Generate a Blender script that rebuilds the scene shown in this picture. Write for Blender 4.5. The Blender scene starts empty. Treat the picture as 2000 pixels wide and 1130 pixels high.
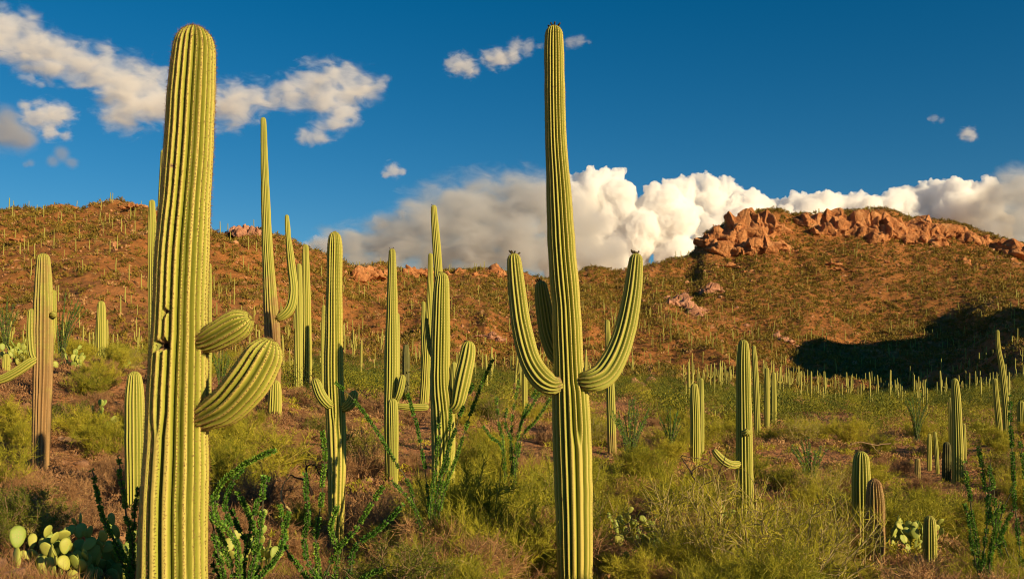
import bpy, bmesh, math, random
import numpy as np
from mathutils import Vector, Matrix, Quaternion

# ------------------------------------------------------------------ frame of the photograph
FOC = 1732.0            # focal length in photo pixels (photo 2000 x 1130)
HY = 740.0              # image row of the horizon
scene = bpy.context.scene
COL = scene.collection
R = math.radians

# ------------------------------------------------------------------ camera
cam_data = bpy.data.cameras.new('camera')
cam = bpy.data.objects.new('camera', cam_data)
COL.objects.link(cam)
cam_data.sensor_width = 36.0
cam_data.lens = FOC / 2000.0 * 36.0
cam_data.shift_y = (HY - 565.0) / 2000.0
cam_data.clip_start = 0.1
cam_data.clip_end = 60000.0
cam.location = (0, 0, 0)
cam.rotation_euler = (R(90), 0, 0)
scene.camera = cam

# ------------------------------------------------------------------ sky, sun, exposure
SUN_AZ = R(48.0)        # to the right of straight behind the camera
SUN_EL = R(17.0)
to_sun = Vector((math.sin(SUN_AZ) * math.cos(SUN_EL), -math.cos(SUN_AZ) * math.cos(SUN_EL), math.sin(SUN_EL)))
world = bpy.data.worlds.new('World')
scene.world = world
world.use_nodes = True
wn = world.node_tree.nodes
wl = world.node_tree.links
bg = wn.get('Background') or wn.new('ShaderNodeBackground')
wo = wn.get('World Output') or wn.new('ShaderNodeOutputWorld')
wl.new(bg.outputs[0], wo.inputs[0])
sky = wn.new('ShaderNodeTexSky')
sky.sky_type = 'NISHITA'
sky.sun_disc = False
sky.sun_elevation = SUN_EL
sky.sun_rotation = math.atan2(to_sun.x, to_sun.y)
sky.altitude = 800
sky.air_density = 1.0
sky.dust_density = 0.0
sky.ozone_density = 3.3
hsv = wn.new('ShaderNodeHueSaturation')
hsv.inputs['Saturation'].default_value = 1.36
hsv.inputs['Hue'].default_value = 0.493
wl.new(sky.outputs[0], hsv.inputs['Color'])
wl.new(hsv.outputs[0], bg.inputs[0])
bg.inputs[1].default_value = 0.054
sun_data = bpy.data.lights.new('sun', 'SUN')
sun_data.energy = 5.0
sun_data.angle = R(0.5)
sun_data.color = (1.0, 0.755, 0.43)
sun = bpy.data.objects.new('sun', sun_data)
COL.objects.link(sun)
sun.rotation_euler = to_sun.to_track_quat('Z', 'Y').to_euler()
vs = scene.view_settings
vs.view_transform = 'Standard'
vs.look = 'None'
vs.gamma = 1.0
vs.exposure = 0.56
vs.use_curve_mapping = False
cy = scene.cycles
cy.max_bounces = 28
cy.diffuse_bounces = 3
cy.glossy_bounces = 1
cy.transmission_bounces = 3
cy.volume_bounces = 20
cy.transparent_max_bounces = 24
cy.use_denoising = True
cy.filter_width = 1.05
cy.caustics_reflective = False
cy.caustics_refractive = False

# ------------------------------------------------------------------ numpy noise
def _h(ix, iy, iz, seed):
    h = (ix.astype(np.int64) * 374761393 + iy.astype(np.int64) * 668265263 + iz.astype(np.int64) * 2147483647 + seed * 974711) & 0xFFFFFFFF
    h = ((h ^ (h >> 13)) * 1274126177) & 0xFFFFFFFF
    h = ((h ^ (h >> 16)) * 2246822519) & 0xFFFFFFFF
    return ((h ^ (h >> 15)) & 0xFFFFFF) / float(0xFFFFFF)

def vnoise(x, y, z, seed=0):
    fx, fy, fz = np.floor(x), np.floor(y), np.floor(z)
    tx, ty, tz = x - fx, y - fy, z - fz
    tx = tx * tx * tx * (tx * (tx * 6 - 15) + 10); ty = ty * ty * ty * (ty * (ty * 6 - 15) + 10); tz = tz * tz * tz * (tz * (tz * 6 - 15) + 10)
    out = 0
    for a in (0, 1):
        wx = tx if a else 1 - tx
        for b in (0, 1):
            wy = ty if b else 1 - ty
            for c in (0, 1):
                wz = tz if c else 1 - tz
                out = out + wx * wy * wz * _h(fx + a, fy + b, fz + c, seed)
    return out * 2 - 1

def fbm(x, y, z, octs=4, seed=0, gain=0.5):
    s, a = 0, 1.0
    for o in range(octs):
        s = s + a * vnoise(x * 2 ** o + 17.3 * o, y * 2 ** o - 9.1 * o, z * 2 ** o + 3.7 * o, seed + o)
        a *= gain
    return s

# ------------------------------------------------------------------ mesh helpers
def make_mesh(name, V, quads=None, tris=None, attrs=None, mats=(), qm=None, tm=None, smooth=True):
    V = np.asarray(V, dtype=np.float32).reshape(-1, 3)
    q = np.zeros((0, 4), np.int32) if quads is None or len(quads) == 0 else np.asarray(quads, np.int32).reshape(-1, 4)
    t = np.zeros((0, 3), np.int32) if tris is None or len(tris) == 0 else np.asarray(tris, np.int32).reshape(-1, 3)
    me = bpy.data.meshes.new(name)
    me.vertices.add(len(V))
    me.vertices.foreach_set('co', V.ravel())
    nl = q.size + t.size
    me.loops.add(nl)
    me.loops.foreach_set('vertex_index', np.concatenate([q.ravel(), t.ravel()]).astype(np.int32))
    me.polygons.add(len(q) + len(t))
    starts = np.concatenate([np.arange(len(q)) * 4, q.size + np.arange(len(t)) * 3]).astype(np.int32)
    me.polygons.foreach_set('loop_start', starts)
    for m in mats:
        me.materials.append(m)
    mi = np.concatenate([np.zeros(len(q), np.int32) if qm is None else np.asarray(qm, np.int32),
                         np.zeros(len(t), np.int32) if tm is None else np.asarray(tm, np.int32)])
    me.polygons.foreach_set('material_index', mi)
    if isinstance(smooth, bool):
        sm = np.full(len(q) + len(t), smooth)
    else:
        sm = np.array([smooth[i] for i in mi], dtype=bool)
    me.polygons.foreach_set('use_smooth', sm)
    for k, v in (attrs or {}).items():
        a = me.attributes.new(k, 'FLOAT', 'POINT')
        a.data.foreach_set('value', np.asarray(v, np.float32).ravel())
    me.update(calc_edges=True)
    me.validate()
    return me

class MB:
    """collects geometry for one mesh"""
    def __init__(self):
        self.V, self.Q, self.T, self.QM, self.TM, self.A, self.n = [], [], [], [], [], [], 0
    def add(self, V, quads=None, tris=None, mat=0, tint=0.5):
        V = np.asarray(V, float).reshape(-1, 3)
        if quads is not None and len(quads):
            q = np.asarray(quads).reshape(-1, 4) + self.n
            self.Q.append(q); self.QM.append(np.full(len(q), mat))
        if tris is not None and len(tris):
            t = np.asarray(tris).reshape(-1, 3) + self.n
            self.T.append(t); self.TM.append(np.full(len(t), mat))
        self.V.append(V)
        self.A.append(np.broadcast_to(np.asarray(tint, float), (len(V),)))
        self.n += len(V)
    def mesh(self, name, mats, smooth=True):
        c = lambda L, w: np.concatenate(L) if L else np.zeros((0, w) if w else (0,))
        return make_mesh(name, c(self.V, 3), c(self.Q, 4), c(self.T, 3), {'tint': c(self.A, 0)}, mats, c(self.QM, 0), c(self.TM, 0), smooth)

def link(name, me, parent=None, loc=None):
    o = bpy.data.objects.new(name, me)
    COL.objects.link(o)
    if parent is not None:
        o.parent = parent
    if loc is not None:
        o.location = loc
    return o

def tag(o, label=None, cat=None, group=None, kind=None):
    for k, v in (('label', label), ('category', cat), ('group', group), ('kind', kind)):
        if v:
            o[k] = v
    return o

def empty(name, loc):
    o = bpy.data.objects.new(name, None)
    o.empty_display_size = 0.2
    COL.objects.link(o)
    o.location = loc
    return o

def catmull(P, n):
    P = np.asarray(P, float)
    if len(P) == 2:
        t = np.linspace(0, 1, n)[:, None]
        return P[0] * (1 - t) + P[1] * t
    Q = np.vstack([2 * P[0] - P[1], P, 2 * P[-1] - P[-2]])
    m = len(P) - 1
    seg = np.linalg.norm(np.diff(P[:, :3], axis=0), axis=1)
    cum = np.concatenate([[0], np.cumsum(seg)])
    s = np.linspace(0, cum[-1], n)
    k = np.clip(np.searchsorted(cum, s, side='right') - 1, 0, m - 1)
    t = ((s - cum[k]) / np.maximum(seg[k], 1e-9))[:, None]
    p0, p1, p2, p3 = Q[k], Q[k + 1], Q[k + 2], Q[k + 3]
    return 0.5 * (2 * p1 + (p2 - p0) * t + (2 * p0 - 5 * p1 + 4 * p2 - p3) * t * t + (3 * p1 - p0 - 3 * p2 + p3) * t ** 3)

def frames(P):
    T = np.gradient(P, axis=0)
    T /= np.linalg.norm(T, axis=1)[:, None] + 1e-12
    N = np.zeros_like(P)
    a = np.array([0., -1., 0.]) if abs(T[0][1]) < 0.85 else np.array([1., 0., 0.])
    n = a - T[0] * a.dot(T[0]); n /= np.linalg.norm(n)
    N[0] = n
    for i in range(1, len(P)):
        n = n - T[i] * n.dot(T[i])
        n /= np.linalg.norm(n) + 1e-12
        N[i] = n
    B = np.cross(T, N)
    return T, N, B

def tube(P, rad, sides=6, cap=True):
    P = np.asarray(P, float)
    T, N, B = frames(P)
    rad = np.broadcast_to(np.asarray(rad, float), (len(P),))
    th = np.arange(sides) / sides * 2 * np.pi
    V = P[:, None, :] + rad[:, None, None] * (np.cos(th)[None, :, None] * N[:, None, :] + np.sin(th)[None, :, None] * B[:, None, :])
    n = len(P)
    i, j = np.meshgrid(np.arange(n - 1), np.arange(sides), indexing='ij')
    a = i * sides + j; b = i * sides + (j + 1) % sides
    Q = np.stack([a, b, b + sides, a + sides], -1).reshape(-1, 4)
    V = V.reshape(-1, 3)
    tris = None
    if cap:
        V = np.vstack([V, P[-1]])
        j = np.arange(sides)
        tris = np.stack([(n - 1) * sides + j, (n - 1) * sides + (j + 1) % sides, np.full(sides, n * sides)], -1)
    return V, Q, tris

def unit(v):
    return v / (np.linalg.norm(v, axis=-1, keepdims=True) + 1e-12)

def strands(P0, P1, w, rng):
    d = unit(P1 - P0)
    p = unit(np.cross(d, rng.normal(size=d.shape)))
    w = np.broadcast_to(np.asarray(w, float), (len(P0),))[:, None]
    V = np.stack([P0 - p * w / 2, P0 + p * w / 2, P1], 1).reshape(-1, 3)
    T = np.arange(len(P0) * 3).reshape(-1, 3)
    return V, T

def leafquads(P, size, rng, up=0.0, length=1.6):
    n = len(P)
    a = rng.normal(size=(n, 3)); a[:, 2] = np.abs(a[:, 2]) + up
    a = unit(a)
    b = unit(np.cross(a, rng.normal(size=(n, 3))))
    s = np.broadcast_to(np.asarray(size, float), (n,))[:, None]
    V = np.stack([P, P + a * s * length * 0.5 + b * s * 0.5, P + a * s * length, P + a * s * length * 0.5 - b * s * 0.5], 1).reshape(-1, 3)
    Q = np.arange(n * 4).reshape(-1, 4)
    return V, Q

# ------------------------------------------------------------------ material helpers
class NT:
    def __init__(self, name, displace=False):
        self.m = bpy.data.materials.new(name)
        self.m.use_nodes = True
        self.t = self.m.node_tree
        self.t.nodes.clear()
        self.out = self.t.nodes.new('ShaderNodeOutputMaterial')
    def n(self, kind, **kw):
        x = self.t.nodes.new(kind)
        for k, v in kw.items():
            setattr(x, k, v)
        return x
    def set(self, node, sock, v):
        s = node.inputs[sock]
        if hasattr(v, 'is_output') or isinstance(v, bpy.types.NodeSocket):
            self.t.links.new(v, s)
        else:
            if s.type == 'RGBA' and len(v) == 3:
                v = (*v, 1)
            s.default_value = v
    def noise(self, scale, detail=4, rough=0.55, coord=None, dist=0.0):
        x = self.n('ShaderNodeTexNoise')
        self.set(x, 'Scale', scale); self.set(x, 'Detail', detail); self.set(x, 'Roughness', rough); self.set(x, 'Distortion', dist)
        if coord is not None:
            self.set(x, 'Vector', coord)
        return x.outputs['Fac']
    def geo(self):
        return self.n('ShaderNodeNewGeometry').outputs['Position']
    def obj(self):
        return self.n('ShaderNodeTexCoord').outputs['Object']
    def attr(self, name):
        return self.n('ShaderNodeAttribute', attribute_name=name).outputs['Fac']
    def ramp(self, fac, stops):
        x = self.n('ShaderNodeValToRGB')
        el = x.color_ramp.elements
        while len(el) < len(stops):
            el.new(0.5)
        for e, (p, c) in zip(el, stops):
            e.position = p
            e.color = (*c, 1) if len(c) == 3 else c
        self.set(x, 'Fac', fac)
        return x.outputs['Color']
    def mix(self, fac, a, b, blend='MIX'):
        x = self.n('ShaderNodeMix', data_type='RGBA', blend_type=blend)
        x.clamp_factor = True
        self.set(x, 0, fac); self.set(x, 6, a); self.set(x, 7, b)
        return x.outputs[2]
    def math(self, op, a, b=0.0, clamp=False):
        x = self.n('ShaderNodeMath', operation=op, use_clamp=clamp)
        self.set(x, 0, a); self.set(x, 1, b)
        return x.outputs[0]
    def mapr(self, v, a, b, c=0.0, d=1.0):
        x = self.n('ShaderNodeMapRange')
        for i, q in enumerate((v, a, b, c, d)):
            self.set(x, i, q)
        return x.outputs[0]
    def bump(self, h, strength=0.5, dist=0.02):
        x = self.n('ShaderNodeBump')
        self.set(x, 'Strength', strength); self.set(x, 'Distance', dist); self.set(x, 'Height', h)
        return x.outputs[0]
    def finish(self, color, rough=0.8, spec=0.3, normal=None, translucent=0.0):
        p = self.n('ShaderNodeBsdfPrincipled')
        self.set(p, 'Base Color', color); self.set(p, 'Roughness', rough); self.set(p, 'Specular IOR Level', spec)
        if normal is not None:
            self.set(p, 'Normal', normal)
        s = p.outputs[0]
        if translucent:
            tr = self.n('ShaderNodeBsdfTranslucent')
            self.set(tr, 'Color', color)
            mx = self.n('ShaderNodeMixShader')
            self.set(mx, 0, translucent)
            self.t.links.new(s, mx.inputs[1]); self.t.links.new(tr.outputs[0], mx.inputs[2])
            s = mx.outputs[0]
        self.t.links.new(s, self.out.inputs['Surface'])
        return self.m
# ------------------------------------------------------------------ terrain
SKYLINE = np.array([(-700, 430), (-400, 415), (-100, 402), (0, 400), (40, 407), (80, 402), (110, 395), (150, 404), (200, 399), (235, 392), (260, 388), (290, 391), (330, 410),
    (380, 428), (420, 441), (450, 452), (480, 446), (510, 448), (540, 458), (570, 466), (600, 481), (640, 500), (670, 513), (690, 517), (720, 517), (760, 522), (800, 523),
    (850, 526), (900, 528), (940, 528), (970, 528), (1000, 534), (1050, 543), (1100, 545), (1130, 530), (1150, 524), (1170, 526), (1200, 532), (1230, 523), (1260, 511),
    (1300, 499), (1340, 488), (1362, 470), (1378, 445), (1400, 431), (1430, 422), (1450, 411), (1480, 407), (1510, 412), (1550, 421), (1600, 416), (1650, 415), (1720, 411),
    (1750, 417), (1780, 427), (1850, 432), (1885, 443), (1920, 456), (1960, 466), (2000, 478), (2100, 500), (2400, 540), (2800, 600), (3600, 690)], float)
YN = [8, 12, 16, 22, 30, 42, 65, 110, 180]
TABLE = {   # photo column: rows at the near distances, then two slope knots, then the ridge distance and the rows below the skyline at 95 %
    -700: ([1190, 1010, 950, 900, 800, 705, 694, 690, 682], (250, 600), (330, 480), 420, 22),
    0: ([1120, 1015, 965, 922, 815, 708, 696, 690, 684], (250, 590), (330, 482), 420, 20),
    250: ([1180, 1080, 1020, 950, 850, 735, 706, 698, 690], (250, 590), (330, 480), 420, 20),
    450: ([1190, 1090, 1036, 950, 840, 775, 735, 715, 698], (260, 615), (340, 525), 430, 18),
    650: ([1200, 1115, 1042, 970, 890, 815, 768, 742, 715], (270, 655), (360, 590), 460, 20),
    850: ([1210, 1128, 1055, 975, 895, 822, 778, 752, 727], (310, 650), (450, 582), 580, 18),
    1050: ([1225, 1140, 1068, 985, 905, 832, 788, 760, 737], (310, 675), (460, 588), 600, 16),
    1250: ([1240, 1158, 1085, 1000, 915, 845, 800, 772, 748], (320, 695), (470, 612), 640, 30),
    1450: ([1250, 1168, 1100, 1015, 930, 858, 815, 787, 764], (330, 732), (480, 635), 680, 70),
    1700: ([1260, 1175, 1105, 1025, 945, 872, 830, 800, 778], (345, 738), (490, 650), 690, 55),
    1850: ([1260, 1175, 1105, 1025, 948, 875, 830, 798, 770], (330, 712), (480, 645), 690, 45),
    2000: ([1260, 1175, 1105, 1025, 948, 874, 828, 790, 745], (270, 668), (400, 622), 670, 40),
    2400: ([1260, 1175, 1105, 1025, 945, 870, 815, 765, 700], (250, 620), (400, 575), 620, 30),
    3600: ([1260, 1175, 1105, 1025, 950, 875, 820, 790, 770], (250, 760), (400, 745), 620, 10),
}
LPX = np.arange(-700, 3601, 5.0)
LLY = np.linspace(math.log(1.5), math.log(12000.0), 900)
def build_lut():
    cols = sorted(TABLE)
    K = []
    for c in cols:
        rows, k1, k2, yr, dn = TABLE[c]
        K.append([list(YN) + [k1[0], k2[0], yr * 0.945, yr], list(rows) + [k1[1], k2[1], dn, 0]])
    K = np.array(K)                                   # col, (Y, py), knot
    def smooth_interp(v):
        t = np.interp(LPX, cols, np.arange(len(cols)))
        k = np.clip(t.astype(int), 0, len(cols) - 2); f = t - k
        f = f * f * (3 - 2 * f) * 0.6 + f * 0.4
        return v[k] * (1 - f) + v[k + 1] * f
    sk = np.interp(LPX, SKYLINE[:, 0], SKYLINE[:, 1])
    Yk = np.stack([smooth_interp(K[:, 0, i]) for i in range(K.shape[2])], 1)
    Pk = np.stack([smooth_interp(K[:, 1, i]) for i in range(K.shape[2])], 1)
    Pk[:, -2] = sk + Pk[:, -2]; Pk[:, -1] = sk
    Zk = (HY - Pk) / FOC * Yk
    n = len(LPX)
    # beyond the ridge: a short shoulder and then down to the plain
    Yk = np.concatenate([np.full((n, 1), 1.5), Yk, Yk[:, -1:] * 1.05, Yk[:, -1:] * 1.5, np.full((n, 1), 2200.), np.full((n, 1), 12000.)], 1)
    Zk = np.concatenate([np.full((n, 1), -1.72), Zk, Zk[:, -1:] * 1.0, Zk[:, -1:] * 0.6, np.full((n, 1), -10.), np.full((n, 1), -60.)], 1)
    Y = np.exp(LLY)
    out = np.empty((n, len(Y)))
    for i in range(n):
        x, z = Yk[i], Zk[i]
        h = np.diff(x); d = np.diff(z) / h            # monotone cubic (Fritsch-Carlson)
        m = np.zeros(len(x)); m[0] = d[0]; m[-1] = d[-1]
        ok = d[:-1] * d[1:] > 0
        w1 = 2 * h[1:] + h[:-1]; w2 = h[1:] + 2 * h[:-1]
        with np.errstate(divide='ignore', invalid='ignore'):
            mm = (w1 + w2) / (w1 / d[:-1] + w2 / d[1:])
        m[1:-1] = np.where(ok, mm, 0)
        k = np.clip(np.searchsorted(x, Y, side='right') - 1, 0, len(x) - 2)
        t = (Y - x[k]) / h[k]
        t = np.clip(t, 0, 1)
        out[i] = (2 * t ** 3 - 3 * t ** 2 + 1) * z[k] + (t ** 3 - 2 * t ** 2 + t) * h[k] * m[k] + (-2 * t ** 3 + 3 * t ** 2) * z[k + 1] + (t ** 3 - t ** 2) * h[k] * m[k + 1]
    return out
LUT = build_lut()
SHADE_HILLS = [(309, 283, 59, 114, 55), (461, 292, 57, 50, 94), (389, 155, 61, 86, 108)]     # x, y, rx, ry, height: the hill right of the frame

def G(x, y, rough=True):
    x = np.asarray(x, float); y = np.asarray(y, float)
    r = np.hypot(x, y) + 1e-6
    ang = np.arctan2(x, y)                              # 0 straight ahead, + to the right
    ca = np.clip(ang, R(-42), R(52))
    Y = np.maximum(r * np.cos(ca), 1.5)
    px = np.clip(1000 + np.tan(ca) * FOC, LPX[0], LPX[-1])
    fi = np.clip((px - LPX[0]) / 5.0, 0, len(LPX) - 1.001); i = fi.astype(int); f = fi - i
    fj = np.clip((np.log(Y) - LLY[0]) / (LLY[1] - LLY[0]), 0, len(LLY) - 1.001); j = fj.astype(int); g = fj - j
    z = (LUT[i, j] * (1 - f) + LUT[i + 1, j] * f) * (1 - g) + (LUT[i, j + 1] * (1 - f) + LUT[i + 1, j + 1] * f) * g
    side = np.clip((np.abs(ang - R(5)) - R(47)) / R(30), 0, 1); side = side * side * (3 - 2 * side)
    flat = -1.9 - 0.004 * np.minimum(r, 300)
    z = z * (1 - side) + flat * side
    for (hx, hy, rx, ry, hh) in SHADE_HILLS:
        q = ((x - hx) / rx) ** 2 + ((y - hy) / ry) ** 2
        z = z + hh * np.exp(-(q ** 2) * 1.1)
    if rough:
        o = np.zeros_like(z)
        far = np.clip((r - 150) / 200, 0, 1) * np.clip((1500 - r) / 500, 0, 1)
        sl = np.abs(vnoise(x / 55., y / 110., o, 5)) * 10 + np.abs(vnoise(x / 22., y / 60., o, 15)) * 5.0 + fbm(x / 17., y / 20., o, 4, 9, 0.6) * 1.7
        ridge_soft = 1 - np.clip((r - 380) / 60, 0, 1) * 0.45
        z = z - far * ridge_soft * (sl - 3.4)
        mid = np.clip((r - 22) / 50, 0, 1) * np.clip((2500 - r) / 800, 0, 1)
        z = z + mid * fbm(x / 9., y / 9., o, 3, 21) * 0.45
        z = z + fbm(x / 1.7, y / 1.7, o, 3, 31) * 0.07 * np.clip((r - 1) / 4, 0, 1)
    return z

def GP(px, Y):
    x = (px - 1000.0) / FOC * Y
    return float(x), float(Y), float(G(np.array([x]), np.array([Y]))[0])

def depth_at(px, row, lo=6.0, hi=170.0):
    """distance at which the ground shows at this row of the photo"""
    Y = np.exp(np.linspace(math.log(lo), math.log(hi), 400))
    z = G((px - 1000) / FOC * Y, Y, False)
    p = HY - z / Y * FOC
    k = np.where(p <= row)[0]
    return float(Y[k[0]]) if len(k) else hi

def ground_material():
    t = NT('desert_soil')
    P = t.geo()
    big = t.noise(0.03, 4, 0.6, P); mid = t.noise(0.35, 5, 0.6, P); fine = t.noise(5.0, 6, 0.65, P); grit = t.noise(38.0, 3, 0.6, P)
    c = t.ramp(mid, [(0.30, (0.28, 0.125, 0.052)), (0.5, (0.43, 0.195, 0.080)), (0.72, (0.54, 0.27, 0.125))])
    c2 = t.ramp(fine, [(0.3, (0.21, 0.10, 0.042)), (0.55, (0.43, 0.205, 0.088)), (0.8, (0.62, 0.34, 0.17))])
    c = t.mix(0.5, c, c2)
    # dry litter and low growth that tints the soil in patches
    patch = t.noise(0.11, 5, 0.7, P)
    c = t.mix(t.mapr(patch, 0.50, 0.68, 0, 0.5), c, (0.20, 0.125, 0.030))
    c = t.mix(t.mapr(big, 0.4, 0.65, 0, 0.35), c, (0.30, 0.105, 0.032))
    c = t.mix(t.mapr(grit, 0.62, 0.75, 0, 0.6), c, (0.46, 0.27, 0.16))
    d = t.n('ShaderNodeVectorMath', operation='LENGTH'); t.set(d, 0, P)
    farf = t.mapr(d.outputs['Value'], 120, 330)
    rust = t.ramp(t.noise(0.09, 6, 0.7, P), [(0.32, (0.140, 0.064, 0.015)), (0.5, (0.32, 0.122, 0.028)), (0.68, (0.48, 0.190, 0.052))])
    rust = t.mix(t.mapr(t.noise(0.55, 4, 0.75, P), 0.50, 0.62, 0, 0.6), rust, (0.080, 0.062, 0.014))
    c = t.mix(t.math('MULTIPLY', farf, 0.8), c, rust)
    h = t.math('ADD', t.math('MULTIPLY', fine, 0.6), t.math('MULTIPLY', grit, 0.25))
    nb = t.bump(h, 1.0, 0.11)
    farb = t.n('ShaderNodeBump'); t.set(farb, 'Strength', 0.8); t.set(farb, 'Distance', 1.8); t.set(farb, 'Height', t.noise(0.5, 5, 0.7, P)); t.set(farb, 'Normal', nb)
    return t.finish(c, 0.95, 0.15, farb.outputs[0])

def build_ground():
    a_in = np.linspace(R(-33), R(33), 660)
    a = np.concatenate([np.linspace(R(-180), R(-33), 60)[:-1], a_in, np.linspace(R(33), R(70), 60)[1:], np.linspace(R(70), R(180), 36)[1:]])
    rr = np.concatenate([np.exp(np.linspace(math.log(0.6), math.log(100), 200))[:-1], np.exp(np.linspace(math.log(100), math.log(850), 300)), np.exp(np.linspace(math.log(850), math.log(11500), 26))[1:]])
    A, RR = np.meshgrid(a, rr)
    X, Y = np.sin(A) * RR, np.cos(A) * RR
    Z = G(X, Y)
    V = np.stack([X, Y, Z], -1).reshape(-1, 3)
    na, nr = len(a), len(rr)
    i, j = np.meshgrid(np.arange(nr - 1), np.arange(na - 1), indexing='ij')
    q = np.stack([i * na + j, i * na + j + 1, (i + 1) * na + j + 1, (i + 1) * na + j], -1).reshape(-1, 4)[:, ::-1]
    V = np.vstack([V, [0, 0, -1.72]])
    jj = np.arange(na - 1)
    tr = np.stack([jj, np.full(na - 1, len(V) - 1), jj + 1], -1)[:, ::-1]
    return make_mesh('ground', V, q, tr, None, [ground_material()])
ground = link('ground', build_ground())
tag(ground, kind='structure')

# ------------------------------------------------------------------ clouds
def cloud_material(name, density, absorb=0.0, aniso=0.0, tint=(1, 1, 1)):
    t = NT(name)
    sc = t.n('ShaderNodeVolumeScatter')
    t.set(sc, 'Color', tint); t.set(sc, 'Density', density); t.set(sc, 'Anisotropy', aniso)
    o = sc.outputs[0]
    if absorb:
        ab = t.n('ShaderNodeVolumeAbsorption')
        t.set(ab, 'Color', (0.0, 0.0, 0.0)); t.set(ab, 'Density', absorb)
        ad = t.n('ShaderNodeAddShader')
        t.t.links.new(o, ad.inputs[0]); t.t.links.new(ab.outputs[0], ad.inputs[1])
        o = ad.outputs[0]
    t.t.links.new(o, t.out.inputs['Volume'])
    t.m.cycles.homogeneous_volume = True
    return t.m

def soft_material(name, centres, density, wl_, amp, sharp, tint, absorb, rate):
    """density that fades out from the middle of each puff and is broken up by noise"""
    t = NT(name)
    P = t.obj()
    f = None
    for (c, r, ky, kz) in centres:
        sb = t.n('ShaderNodeVectorMath', operation='SUBTRACT'); t.set(sb, 0, P); sb.inputs[1].default_value = c
        sl = t.n('ShaderNodeVectorMath', operation='MULTIPLY'); t.set(sl, 0, sb.outputs[0]); sl.inputs[1].default_value = (1 / r, 1 / (r * ky), 1 / (r * kz))
        ln = t.n('ShaderNodeVectorMath', operation='LENGTH'); t.set(ln, 0, sl.outputs[0])
        f = ln.outputs['Value'] if f is None else t.math('SMOOTH_MIN', f, ln.outputs['Value'])
        if f.node.type == 'MATH':
            f.node.inputs[2].default_value = 0.45
    mp = t.n('ShaderNodeMapping'); mp.inputs['Scale'].default_value = (0.8, 1.0, 1.5); t.t.links.new(P, mp.inputs[0])
    nz = t.noise(1.0 / wl_, 6, 0.62, mp.outputs[0], 0.5)
    v = t.math('SUBTRACT', 1.0, f)
    v = t.math('ADD', v, t.math('MULTIPLY', t.math('SUBTRACT', nz, 0.52), amp))
    v = t.math('MULTIPLY', v, sharp, clamp=True)
    v = t.math('MULTIPLY', v, v)
    sc = t.n('ShaderNodeVolumeScatter')
    t.set(sc, 'Color', tint); t.set(sc, 'Anisotropy', 0.1); t.set(sc, 'Density', t.math('MULTIPLY', v, density))
    o = sc.outputs[0]
    if absorb:
        ab = t.n('ShaderNodeVolumeAbsorption')
        t.set(ab, 'Color', (0.0, 0.0, 0.0)); t.set(ab, 'Density', t.math('MULTIPLY', v, absorb))
        ad = t.n('ShaderNodeAddShader')
        t.t.links.new(o, ad.inputs[0]); t.t.links.new(ab.outputs[0], ad.inputs[1])
        o = ad.outputs[0]
    t.t.links.new(o, t.out.inputs['Volume'])
    t.m.cycles.volume_step_rate = rate
    return t.m

def ico(sub):
    bm = bmesh.new()
    bmesh.ops.create_icosphere(bm, subdivisions=sub, radius=1.0)
    V = np.array([v.co[:] for v in bm.verts]); T = np.array([[v.index for v in f.verts] for f in bm.faces])
    bm.free()
    return V, T
ICO2 = ico(2)
ICO1 = ico(1)

def remeshed(mb, voxel):
    src = mb.mesh('cloud_source', [])
    o = bpy.data.objects.new('cloud', src)
    COL.objects.link(o)
    md = o.modifiers.new('r', 'REMESH'); md.mode = 'VOXEL'; md.voxel_size = voxel
    bpy.context.view_layer.update()
    ev = o.evaluated_get(bpy.context.evaluated_depsgraph_get())
    me = bpy.data.meshes.new_from_object(ev)
    o.modifiers.clear()
    o.data = me
    bpy.data.meshes.remove(src)
    return o, me

def subpuffs(blobs, levels, n, rng, ratio=(0.30, 0.55)):
    out = list(blobs); cur = list(blobs)
    for _ in range(levels):
        nxt = []
        for (x, y, r, dz) in cur:
            for _ in range(n):
                a = rng.uniform(0, 2 * math.pi); b = rng.uniform(-0.9, 0.5)
                rr = r * rng.uniform(*ratio)
                ca = math.cos(b)
                nx = x + math.cos(a) * ca * r * 0.92; ny = y - (math.sin(a) * ca * 0.9 + 0.15) * r * 0.92
                nxt.append((nx, ny, rr, (dz * r + math.sin(b) * r) / rr))
        out += nxt; cur = nxt
    return out

def cloud(blobs, D, mat, label, voxel_px=4.0, flat=1.0, bumps=((14, 0.30), (6, 0.13)), seed=1):
    """blobs: (photo column, row, radius in photo px, depth offset in radii) at distance D metres; real size and thickness"""
    s = D / FOC
    mb = MB()
    for (px, py, r, dz) in blobs:
        V = ICO2[0] * np.array([1, flat, 1]) * r * s
        mb.add(V + np.array([(px - 1000) * s, dz * r * s, (HY - py) * s]), tris=ICO2[1])
    o, me = remeshed(mb, voxel_px * s)
    n = len(me.vertices)
    co = np.empty(n * 3, np.float32); me.vertices.foreach_get('co', co); co = co.reshape(-1, 3).astype(float)
    for k, (wl_, amp) in enumerate(bumps):
        no = np.empty(n * 3, np.float32); me.vertices.foreach_get('normal', no); no = no.reshape(-1, 3).astype(float)
        q = co / (wl_ * s)
        nz = fbm(q[:, 0], q[:, 1], q[:, 2], 2, seed * 13 + k * 5)
        nz = 0.45 - 1.3 * np.abs(nz)
        co = co + no * (nz * amp * wl_ * s)[:, None]
        me.vertices.foreach_set('co', co.astype(np.float32).ravel()); me.update()
    me.materials.clear(); me.materials.append(mat)
    me.polygons.foreach_set('use_smooth', np.ones(len(me.polygons), bool))
    me.update()
    o.location = (0, D, 0)
    return tag(o, label, 'cloud', 'clouds in the blue sky')

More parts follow.
